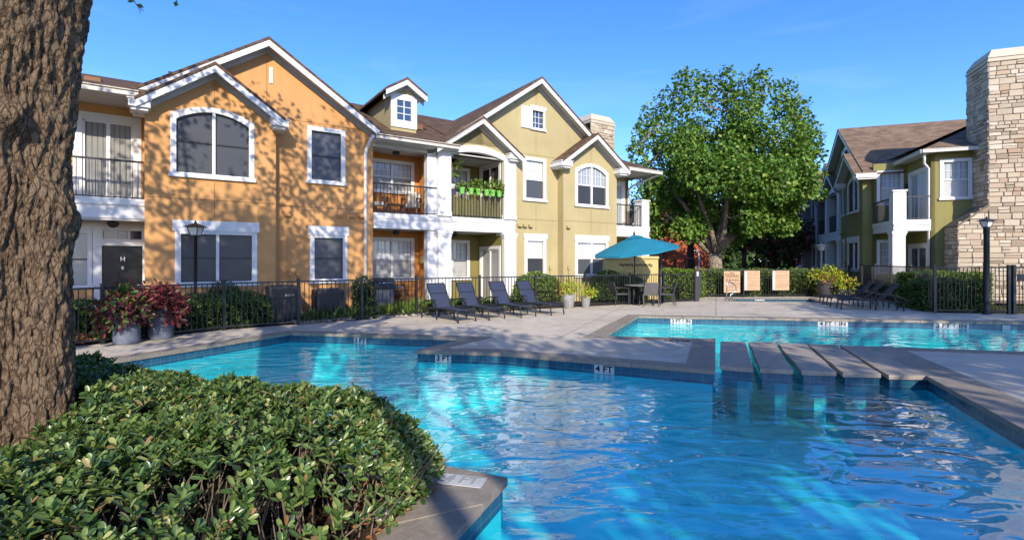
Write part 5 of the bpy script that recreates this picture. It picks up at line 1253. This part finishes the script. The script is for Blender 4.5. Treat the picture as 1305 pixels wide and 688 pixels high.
# the big live oak at the left edge
OAK = Vector((-3.64, 3.42, 0)); oak = thing('oak_tree', 'big oak with thick rough bark standing in the shrub bed at the left edge', 'tree', tuple(OAK))
SEG, RING = 260, 380; co = []
for j in range(RING + 1):
    z = -.1 + 4.3 * j / RING
    cx = .03 * math.sin(z * 1.3) + (.10 * max(0, z - 2.4) ** 1.3); rad = .445 + .22 * math.exp(-(z + .1) * 4.5) + .05 * max(0, z - 2.3) ** 1.2
    for k in range(SEG):
        a = 2 * math.pi * k / SEG; p = Vector((math.cos(a), math.sin(a), 0))
        lob = .035 * math.sin(3*a + z*.5) + .025 * math.sin(5*a - z*.7 + 1) + .16 * math.exp(-(z+.1)*4) * max(0, math.sin(4*a + .7))
        q = Vector((p.x * 7.5, p.y * 7.5, z * 3.3)); w = noise.noise_vector(q * .9) * .5
        vd = noise.voronoi(q * 2.6 + w)[0]; cr = min(.5, vd[1] - vd[0])                       # cracks between bark plates
        fu = 1 - abs(noise.noise(Vector((p.x * 9, p.y * 9, z * 3.4)) + w * .6)) * 2; fu2 = 1 - abs(noise.noise(Vector((p.x * 19 + 7, p.y * 19, z * 4.5)))) * 2
        d = .026 * (min(cr, .3) - .2) - .020 * max(0, fu - .35) - .012 * max(0, fu2 - .4) + .014 * noise.fractal(q * 2.6, 1.0, 2.0, 4) + .05 * noise.noise(q * .22)
        # a swollen branch collar half way up
        sc_ = math.exp(-((z - 2.25 - .35 * math.cos(a + 2.2)) / .14) ** 2) * .045
        kn = .10 * math.exp(-((z - 2.58) / .10) ** 2 - ((((a + .45 + math.pi) % (2*math.pi)) - math.pi) / .2) ** 2)
        r = rad + lob + d + sc_ + kn; co.append((cx + p.x * r, p.y * r, z))
fc = [(j*SEG + k, j*SEG + (k+1) % SEG, (j+1)*SEG + (k+1) % SEG, (j+1)*SEG + k) for j in range(RING) for k in range(SEG)]
raw_mesh('trunk', np.array(co), np.array(fc), M['bark'], oak, True)
mb = MB(); ends = []
rs = random.Random(21)
oc = []
for i in range(46):
    while True:
        x, y = rs.uniform(-5.4, 3.6), rs.uniform(-6.0, 3.4)
        if ((x+.9)/4.5)**2 + ((y+1.2)/4.8)**2 < 1: break
    Y = OAK.y + y; z = max(5.8 + .08*(x*x + y*y)**.5, 3.6 + .56 * max(0, Y) + 1.2) + rs.uniform(0, 5.2) * (1 - ((x/5.6)**2 + ((y+1.2)/5)**2)*.55)
    oc.append(((x, y, z), (1.15, 1.1, .75)))
for tgt in ((2.6, -.9, 7.0), (-2.8, -.5, 7.2), (.3, -3.4, 7.4), (.6, .3, 9.0), (-1.5, -4.0, 8.0), (2.6, -3.4, 8)):
    ends += limb_tubes(mb, (.26 + .05*tgt[0], .02*tgt[1], 3.85), tgt, .30, .07, sag=.3, k=9)[3:]
for c, r in oc:
    q = min(ends, key=lambda p: (p - Vector(c)).length); limb_tubes(mb, q, c, .06, .012, wob=.2, k=5)
mb.build('limbs', M['bark_dark'], oak)
cc, ff = clump_leaves(oc, 290, .17, LEAF_Q, shell=.3); raw_mesh('crown', cc, ff, M['oak_leaf'], oak)
# two hanging sprigs that reach into the picture
mb = MB(); P = []; Dn = []
for pts in ([(.50, .25, 4.4), (.66, .35, 3.95), (.72, .4, 3.70), (.80, .42, 3.55)], [(.8, .3, 4.5), (1.0, .4, 4.05), (1.02, .42, 3.80), (1.08, .42, 3.62)]):
    mb.tube(pts, [.012, .006, .004, .002], 5)
    for (a, b) in zip(pts[1:], pts[2:]):
        for i in range(7): P.append(Vector(a).lerp(Vector(b), (i+.5)/7)); Dn.append(Vector((random.uniform(-1, 1), random.uniform(-1, 1), random.uniform(-.9, .1))))
mb.tube([(-.2, .1, 4.3), (.1, .2, 4.6), (.5, .25, 4.4)], .02, 6); mb.tube([(.1, .2, 4.6), (.8, .3, 4.5)], .015, 6)
mb.build('twigs', M['bark_dark'], oak)
cc, ff = leaves(np.array(P), np.array(Dn), rdir(len(P), 1), np.full(len(P), .05), LEAF_Q); raw_mesh('sprigs', cc, ff, M['oak_leaf'], oak)

# the round-headed tree beyond the spa
rs = random.Random(4); TB = Vector((10.6, 26.2, 0)); cl = []
def tp(px, py, dy=0.0): D = TB.y + dy; return ((px - 652.5) / 640 * D, D, EYE - (py - 332) / 640 * D)
for px, py, dy, rx, rz_ in ((848,140,0,.6,.9),(873,118,-.5,.7,1.1),(899,118,.4,.6,1.0),(925,112,0,.5,1.0),(948,125,-.6,.8,1.0),(968,112,.3,.5,1.0),(1000,128,0,.7,1.0),(1018,150,.5,.7,.9),(1030,178,-.2,.8,.7),(1041,196,.4,.45,.5),
                      (826,160,0,.6,.8),(815,190,-.3,.6,.7),(826,225,.2,.7,.7),(830,262,0,.8,.6),(1022,225,0,.8,.7),(872,292,-1.2,.8,.5),(955,286,-1.0,.8,.5),(1000,284,0,.8,.5),(832,290,.3,.7,.5),(1008,255,.4,.8,.6),(985,272,-.4,.8,.5),(850,285,.6,.8,.5)):
    cl.append((tp(px, py, dy), (rx*.9, rx*.9, rz_*1.25)))
for i in range(74):
    while True:
        v = Vector((rs.uniform(-1, 1), rs.uniform(-1, 1), rs.uniform(-.8, 1)))
        if .45 < v.length < .97: break
    c = Vector((11.1, 26.2, 6.3)) + Vector((v.x * 4.0, v.y * 3.8, v.z * 3.1 - .5)); k = rs.uniform(.6, 1.0); cl.append((tuple(c), (k, k, k * 1.15)))
tree('shade_tree', 'full round green tree with pale forked trunk beyond the spa fence', TB, 2.0, .36, cl, M['tree_leaf'], .20, 950, M['bark_pale'], nl=8)

# trees further back
def simple(px, D, zc, rx, rz_, seed, n=9, kind='dark_leaf', label='', name='garden_tree', r0=.16, fz=1.6, ls=.3, per=260, group='trees behind the round tree'):
    r_ = random.Random(seed); X = (px - 652.5) / 640 * D; cl = []
    for i in range(n):
        v = Vector((r_.uniform(-1, 1), r_.uniform(-1, 1), r_.uniform(-1, 1)))
        cl.append(((X + v.x*rx*.75, D + v.y*rx*.75, zc + v.z*rz_*.75), (rx*.45, rx*.45, rz_*.42)))
    return tree(name, label, (X, D, 0), fz, r0, cl, M[kind], ls, per, M['bark_dark'], nl=4, group=group)
simple(836, 33, 5.2, 2.0, 2.2, 1, 10, 'tree_leaf', 'leafy green tree behind the umbrella, left of the round tree', ls=.22, per=200)
simple(880, 36, 6.4, 2.6, 1.8, 2, 9, 'oak_leaf', 'dark trunked tree before the red building, left of the pale forked trunk', r0=.28, fz=2.6, ls=.26)
simple(948, 35, 4.6, 2.2, 1.9, 3, 11, 'red_flower_leaf', 'dark tree with red flowers just right of the pale forked trunk', fz=2.2)
simple(985, 36, 4.6, 2.4, 2.8, 5, 11, 'red_flower_leaf', 'dark tree with red flowers beside the grey facade', fz=1.9)
simple(975, 56, 4.8, 3.6, 3.6, 6, 12, 'dark_leaf', 'tall dark tree in the gap behind the two red flowering trees', ls=.4)
simple(905, 58, 5.0, 4.0, 3.5, 8, 12, 'dark_leaf', 'dark tree behind the red building gable', ls=.4)
simple(1012, 44, 4.5, 2.6, 3.0, 9, 10, 'dark_leaf', 'dark tree close to the far end of the grey facade', ls=.4)
# the wood far behind, one mass
r_ = random.Random(77); cl_ = []
for i in range(150):
    x = r_.uniform(-60, 75); D = 78 + r_.uniform(-6, 10); cl_.append(((x, D, r_.uniform(.5, 5.5)), (2.6, 2.6, 2.0)))
cc, ff = clump_leaves(cl_, 60, .75, LEAF_Q, shell=.4); struct(raw_mesh('far_wood', cc, ff, M['dark_leaf']), 'stuff')
# added trees out of view, crowns shaped for the shade they cast
def shade(label, x, y, h, rx, seed, n=26, per=150, ry=None, lo=.52, off=0.0):
    r_ = random.Random(seed); cl = []; ry = ry or rx
    for i in range(n):
        a = r_.uniform(0, 6.283); q = r_.random() ** .5; z = h * (lo + (1 - lo) * r_.random()); k = 1 - .5 * max(0, (z / h - .65) / .35)
        cl.append(((x + off + math.cos(a)*q*rx*k, y + math.sin(a)*q*ry*k, z), (rx*.26, ry*.26, rx*(.2 if lo < .6 else .11))))
    return tree('shade_tree', label, (x, y, 0), h * .35, .3, cl, M['oak_leaf'], .26, per, M['bark_dark'], nl=6, shell=.2)
shade('unseen tree added for shade behind the viewer, opposite the stone deck', 5.7, -8.8, 9.0, 3.9, 31, 60, 105, 5.8, .84)
shade('unseen tree added for shade behind the viewer to the right of the stone slabs', 12.0, -6.6, 9.0, 4.6, 32, 64, 100, 5.8, .84)
shade('unseen tree added for shade to the right of the viewer, opposite the brown loungers', 15.8, 1.2, 9.0, 4.4, 33, 44, 120, 4.0, .8)
shade('unseen tree added for shade far right of the viewer, opposite the stone chimney', 21.5, .5, 8.5, 3.6, 34, 22, 170)
shade('unseen tree added for shade left of the viewer, opposite the front door', -10.6, -1.5, 10.5, 4.4, 35, 34, 190)

shade('unseen sparse tree added for dappled shade behind the viewer, opposite the shrub bed', 2.7, -5.6, 9.2, 3.4, 37, 28, 120, 2.7, .84, -1.6)
# red building, far behind
t = thing('red_building', 'red orange stucco building half hidden behind the trees', 'building', (11.6, 44, 0), R(14))
mb = MB(); mb.prism([(-5.5, -.1), (6.5, -.1), (6.5, 4.6), (2.6, 6.6), (-1, 4.6), (-5.5, 4.6)], 0, 8, axis='y'); mb.build('wall', M['red'], t)
gable_roof(t, 2.6, 4.4, 6.9, .5, -.5, 8.5, M['shingle'], wall_y=0)
for x in (-3.4, 4.2):
    window(t, plane(0, -.01), x, x + 1.3, 1.0, 2.6, M['black_screen'], cols=2)
MB().box(-5.5, 6.5, -.03, -.002, 2.95, 3.1).build('band', M['red'], t)
t = thing('low_canopy', 'small red hipped roof on posts left of the pale tree trunk', 'canopy', (9.9, 33.5, 0))
mb = MB(); mb.add([(-1.6,-1.4,1.75),(1.6,-1.4,1.75),(1.6,1.4,1.75),(-1.6,1.4,1.75),(-.3,0,2.7),(.3,0,2.7)], [(0,1,5,4),(1,2,5),(2,3,4,5),(3,0,4),(3,2,1,0)]); mb.build('roof', M['red'], t)
for sx in (-1, 1):
    for sy in (-1, 1): mb = MB(); mb.bar((sx*1.3, sy*1.1, 0), (sx*1.3, sy*1.1, 1.74), .12); mb.build('post', M['wood'], t)

# ------------------------------------------------------------------ hedges and shrubs
def boxed(name, label, cx, cy, lx, ly, h, ang, leafm, lsize=.07, dens=520, group=None, cat='hedge', round_=.0, z0=0, tmpl=LEAF_Q):
    """a clipped hedge: twiggy core and leaves over all faces, a little uneven"""
    t = thing(name, label, cat, (cx, cy, z0), ang, group)
    faces = [('t', lx*ly), ('f', lx*h), ('b', lx*h), ('l', ly*h), ('r', ly*h)]; Ps = []; Ns = []
    for k, A in faces:
        n = int(A * dens); u, v = rng.random(n) - .5, rng.random(n)
        if k == 't': p = np.stack([u*lx, (v-.5)*ly, np.full(n, h)], 1); nn = np.array((0, 0, 1.))
        if k in 'fb': s = -1 if k == 'f' else 1; p = np.stack([u*lx, np.full(n, s*ly/2), v*h], 1); nn = np.array((0, s, 0.))
        if k in 'lr': s = -1 if k == 'l' else 1; p = np.stack([np.full(n, s*lx/2), u*ly, v*h], 1); nn = np.array((s, 0, 0.))
        Ps.append(p); Ns.append(np.tile(nn, (n, 1)))
    P = np.concatenate(Ps); N_ = np.concatenate(Ns)
    if round_:
        c = np.array((0, 0, h*.35)); q = (P - c) / np.array((lx/2, ly/2, h*.65)); L = np.linalg.norm(q, axis=1, keepdims=True); q2 = c + q / np.maximum(L, 1e-6) * np.array((lx/2, ly/2, h*.65)); q2[:, 2] = np.maximum(q2[:, 2], .02)
        P = P*(1-round_) + q2*round_; N_ = N_*(1-round_) + q/np.maximum(L, 1e-6)*round_
    bump = np.sin(P[:, 0]*3.1 + P[:, 2]*2)*np.sin(P[:, 1]*2.7 + 1)*.05 + np.sin(P[:, 0]*9 + 2)*np.sin(P[:, 2]*8)*.02
    P = P + N_ * (bump + rng.normal(size=len(P))*.03 - .02)[:, None]; P[:, 2] = np.maximum(P[:, 2], .02)
    n = len(P); cc, ff = leaves(P, N_*.5 + rdir(n)*.8 + np.array((0, 0, .25)), N_*.5 + rdir(n)*.6 + np.array((0, 0, .5)), lsize*(.6 + .8*rng.random(n)), tmpl)
    raw_mesh('foliage', cc, ff, leafm, t)
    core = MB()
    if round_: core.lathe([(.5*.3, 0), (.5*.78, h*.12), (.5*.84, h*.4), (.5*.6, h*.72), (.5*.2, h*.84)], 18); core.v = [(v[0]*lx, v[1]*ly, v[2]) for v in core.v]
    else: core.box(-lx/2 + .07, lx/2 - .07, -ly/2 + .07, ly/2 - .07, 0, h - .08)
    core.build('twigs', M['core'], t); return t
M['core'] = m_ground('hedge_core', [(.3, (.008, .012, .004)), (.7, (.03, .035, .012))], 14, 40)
e, f = Vector(FEN['e']), Vector(FEN['f'])
boxed('hedge', 'long clipped yellow green hedge behind the spa fence and notice boards', 12.0, 24.0, 7.6, 1.0, 1.16, fang, M['lime_hedge'], .09, 420)
boxed('hedge', 'clipped yellow green hedge behind the braced gate by the umbrella', 7.1, 22.4, 2.6, 1.0, 1.2, R(12), M['lime_hedge'], .09, 460)
boxed('hedge', 'lower dark clipped hedge behind the fence, in front of the stone chimney', 14.35, 16.55, 1.9, .8, .98, R(-6), M['box_leaf'], .065, 900)
boxed('hedge', 'taller sunlit clipped hedge tight against the stone chimney', 15.1, 17.6, 2.6, .8, 1.22, R(-6), M['lime_hedge'], .065, 800)
boxed('hedge', 'shaded hedge behind the fence of the brown loungers', 15.75, 20.2, 1.0, 4.2, 1.0, R(-20), M['dark_leaf'], .07, 420)
def bush(label, x, y, lx, ly, h, lm='box_leaf', ls=.065, dens=700, group='rounded shrubs along the building', ang=ANG_L, local=True, name='shrub', rd=.8, z0=0):
    p = LB(x, y) if local else Vector((x, y, 0)); return boxed(name, label, p.x, p.y, lx, ly, h, ang, M[lm], ls, dens, group, 'shrub', rd, z0)
bush('rounded boxwood before the air conditioners, right of the black lamp post', -1.75, -1.25, 1.25, .95, .80)
bush('rounded boxwood behind the black lamp post, left of the thick fence post', -2.75, -1.2, 1.1, .95, .78)
bush('small clipped shrub under the wide orange wall window', -2.15, -.75, .8, .6, 1.08, 'dark_leaf', .05)
bush('wispy upright shrub by the white downspout', 1.45, -.75, .6, .5, 1.15, 'dark_leaf', .09, 300)
bush('bright clipped bush beside the white corner column of the olive porch', 8.0, -.65, 2.1, .9, 1.15, 'lime_hedge', .07, 700)
bush('dark clipped bush under the double window of the small tan gable', 11.2, -1.15, 1.7, .9, 1.2, 'box_leaf', .07, 600)
bush('spiky dark bush between the tan wall and the patio chairs', 12.0, -1.5, 1.5, .9, .9, 'dark_leaf', .16, 260)
p = Vector(bed(0, 0)) 
boxed('hedge', 'shaded hedge of glossy leaves behind the blue grey pots', -9.1, 10.45, 2.6, .7, .72, math.atan2(.835, .55), M['box_leaf'], .08, 650, 'hedges behind the left fence')
boxed('hedge', 'shaded hedge to the right of the dark red potted plant', -7.45, 12.2, 1.6, .6, .62, math.atan2(.6, .8), M['box_leaf'], .08, 650, 'hedges behind the left fence')
# low strap-leaved plants along the fence
for i, (x, y, s) in enumerate(((-.05, -1.35, .34), (.5, -1.3, .36), (.95, -1.4, .36), (1.35, -1.35, .34), (2.0, -1.2, .40), (2.5, -1.1, .44), (3.0, -1.1, .46), (3.5, -1.05, .46), (4.0, -1.1, .46), (4.6, -1.1, .45), (5.2, -1.1, .44), (5.9, -1.1, .42), (6.5, -1.1, .40))):
    lab = 'low strap leaved plant in the bed under the orange wall' if x < 1.6 else 'low grassy plant in the bed before the porch'
    p = LB(x, y); t = thing('border_plant', lab, 'plant', (p.x, p.y, 0), 0, 'strap leaved plants under the orange wall' if x < 1.6 else 'grassy plants before the porch')
    n = 260; d = rdir(n, .9); d[:, 2] = np.abs(d[:, 2]); P = rng.normal(size=(n, 3)) * np.array((.12, .12, 0)) ; P[:, 2] = .02
    cc, ff = leaves(P, d, rdir(n, .4), s * (.6 + .6*rng.random(n)), LEAF_L); raw_mesh('foliage', cc, ff, M['lime_hedge' if x > 1.6 else 'box_leaf'], t)
for lab, px, py, lm in (('small orange brown plant at the foot of the fence beside the big tree', 97, 440, 'litter'), ('small green plant at the foot of the fence, left of the blue grey pots', 118, 438, 'box_leaf')):
    p = ground_at(px, py); t = thing('border_plant', lab, 'plant', (p.x, p.y + .12, 0))
    n = 160; d = rdir(n, .7); d[:, 2] = np.abs(d[:, 2]); P = rng.normal(size=(n, 3)) * np.array((.09, .07, 0)); P[:, 2] = .02 + .1*rng.random(n)
    cc, ff = leaves(P, d, rdir(n, .6), .13 * (.6 + .6*rng.random(n)), LEAF_H); raw_mesh('foliage', cc, ff, M[lm], t)
# pebbles under the orange wall, leaf litter (nobody could count them)
n = 700; xs = rng.uniform(-.6, 7.2, n); ys = rng.uniform(-1.75, -.9, n); P = np.array([tuple(LB(a, b, .02)) for a, b in zip(xs, ys)])
T = np.array([(1,0,0),(0,1,0),(-1,0,0),(0,-1,0),(.1,.1,.8),(0,0,-.5)]); F = np.array([(0,1,4),(1,2,4),(2,3,4),(3,0,4)])
sz = rng.uniform(.03, .085, n); co = P[:, None] + T[None] * sz[:, None, None] * rng.uniform(.6, 1.3, (n, 1, 3)); fc = F[None] + (np.arange(n)*6)[:, None, None]
struct(raw_mesh('pebbles', co.reshape(-1, 3), fc.reshape(-1, 3), M['pebble']), 'stuff')

# ------------------------------------------------------------------ the shrub bed in the foreground
def bed_h(p, q):
    """height of the clipped top over the bed: p from the pool-side edge, q from the right edge"""
    e = np.minimum(1, np.maximum(0, (p - .27) / .38)); r = np.minimum(1, np.maximum(0, (q - .36) / .42))
    h = .625 * np.sqrt(np.maximum(0, 1 - (1 - e)**2)) ; h = h * np.sqrt(np.maximum(.0, 1 - (1 - r)**2))
    return h + .04*np.sin(p*5.1 + q*2)*np.sin(q*4.3) + .025*np.sin(p*11 + 1)*np.sin(q*10) - .17*np.clip((q-1.6)/.6, 0, 1)*np.clip((p-1.35)/.5, 0, 1)
sh = thing('shrub_bed', 'wide clipped mass of glossy green shrubs filling the foreground bed', 'shrub', (0, 0, 0))
NS = 7600; pp = .2 + 3.2*rng.random(NS); qq = .2 + 4.6*rng.random(NS)
# more shoots along the two visible flanks
k = 1300; pp = np.concatenate([pp, .2 + .45*rng.random(k), .25 + 3*rng.random(k)]); qq = np.concatenate([qq, .2 + 4.4*rng.random(k), .2 + .45*rng.random(k)])
hh = bed_h(pp, qq); dp = np.where(rng.random(len(pp)) < .68, rng.normal(size=len(pp))*.022, -.16*rng.random(len(pp)))
zz = np.maximum(.05, hh + dp)
# the oak stands here: keep its foot free
tp_, tq_ = 1.62, 3.1
keep = (((pp - tp_)**2 + (qq - tq_)**2) > .56**2) & (hh > .12); pp, qq, zz, hh = pp[keep], qq[keep], zz[keep], hh[keep]
# the thin, bare patch near the right front corner shows stems
thin = (qq < 1.5) & (pp > .75) & (rng.random(len(pp)) < .85 * np.clip((1.6 - qq) / 1.2, 0, 1) * np.clip((pp - .6) / .6, 0, 1)); pp, qq, zz, hh = pp[~thin], qq[~thin], zz[~thin], hh[~thin]
XY = np.array([tuple(BC - U2*a - V2*b) for a, b in zip(pp, qq)]); S = np.column_stack([XY, zz]); ns = len(S)
eps = .02; gp = (bed_h(pp+eps, qq) - bed_h(pp-eps, qq)) / (2*eps); gq = (bed_h(pp, qq+eps) - bed_h(pp, qq-eps)) / (2*eps); gp = np.clip(gp, -2, 2); gq = np.clip(gq, -2, 2)
nrm = np.column_stack([gp*U2.x + gq*V2.x, gp*U2.y + gq*V2.y, np.ones(ns)]); nrm /= np.linalg.norm(nrm, axis=1, keepdims=True)
ax = nrm * .8 + rdir(ns) * .42 + np.array((0, 0, .35)); ax /= np.linalg.norm(ax, axis=1, keepdims=True)
Pn = []; Dn = []; Nn = []; Sz = []
ref = np.cross(ax, np.array((.3, .8, .1))); ref /= np.linalg.norm(ref, axis=1, keepdims=True); ref2 = np.cross(ax, ref)
NL = 8
for i in range(NL):
    a = 2.4 * i + rng.random(ns) * .6; rise = (.25 + .11 * i) + .15 * rng.normal(size=ns); rad_ = ref * np.cos(a)[:, None] + ref2 * np.sin(a)[:, None]
    Pn.append(S + ax * (.004 + .007*i)); Dn.append(rad_ + ax * rise[:, None]); Nn.append(ax - rad_ * rise[:, None] * .8); Sz.append((.066 - .0036*i) * (.75 + .5*rng.random(ns)))
cc, ff = leaves(np.concatenate(Pn), np.concatenate(Dn), np.concatenate(Nn), np.concatenate(Sz), LEAF_H)
raw_mesh('foliage', cc, ff, M['hedge_leaf'], sh, True)
# dark twiggy core under the leaves
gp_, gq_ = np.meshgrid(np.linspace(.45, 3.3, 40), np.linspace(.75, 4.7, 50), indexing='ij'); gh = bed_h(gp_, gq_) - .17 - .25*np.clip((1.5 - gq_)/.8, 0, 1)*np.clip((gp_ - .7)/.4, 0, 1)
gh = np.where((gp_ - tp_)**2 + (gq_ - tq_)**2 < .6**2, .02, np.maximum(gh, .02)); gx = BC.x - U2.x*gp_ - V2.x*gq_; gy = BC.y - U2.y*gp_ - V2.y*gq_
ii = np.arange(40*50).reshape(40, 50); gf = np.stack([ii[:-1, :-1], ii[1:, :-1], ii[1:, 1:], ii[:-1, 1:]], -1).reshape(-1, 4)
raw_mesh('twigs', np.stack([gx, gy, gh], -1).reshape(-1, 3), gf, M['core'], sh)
# stems, and brown leaves lying under them
mb = MB(); rs = random.Random(9)
for i in range(520):
    p = rs.uniform(.45, 3.3); q = rs.uniform(.4, 2.2) if i < 380 else rs.uniform(.4, 4.5)
    h = float(bed_h(np.array(p), np.array(q))); a = BC - U2*p - V2*q; b = BC - U2*(p + rs.uniform(-.3, .25)) - V2*(q + rs.uniform(-.35, .25))
    mid = a.lerp(b, .55); mb.tube([(a.x, a.y, 0), (mid.x + rs.uniform(-.06, .06), mid.y + rs.uniform(-.06, .06), h*.5), (b.x, b.y, max(.1, h*.92))], [.006, .0045, .0025], 5, cap=False)
mb.build('stems', M['stem'], sh)
n = 1500; pp = .36 + 3*rng.random(n); qq = .37 + 4.2*rng.random(n)**1.5; P = np.array([(*(BC - U2*a - V2*b), .012 + .03*rng.random()) for a, b in zip(pp, qq)])
d = rdir(n); d[:, 2] *= .15; cc, ff = leaves(P, d, rdir(n, 2.5), .035 + .045*rng.random(n), LEAF_H); struct(raw_mesh('leaf_litter', cc, ff, M['litter']), 'stuff')
t = thing('pale_stone', 'pale round stone in the soil beside the stone edging', 'stone', tuple(ground_at(487, 662))); mb = MB(); mb.lathe([(.02, 0), (.05, .01), (.058, .035), (.04, .06), (.01, .07)], 14); mb.build('stone', M['pebble'], t)
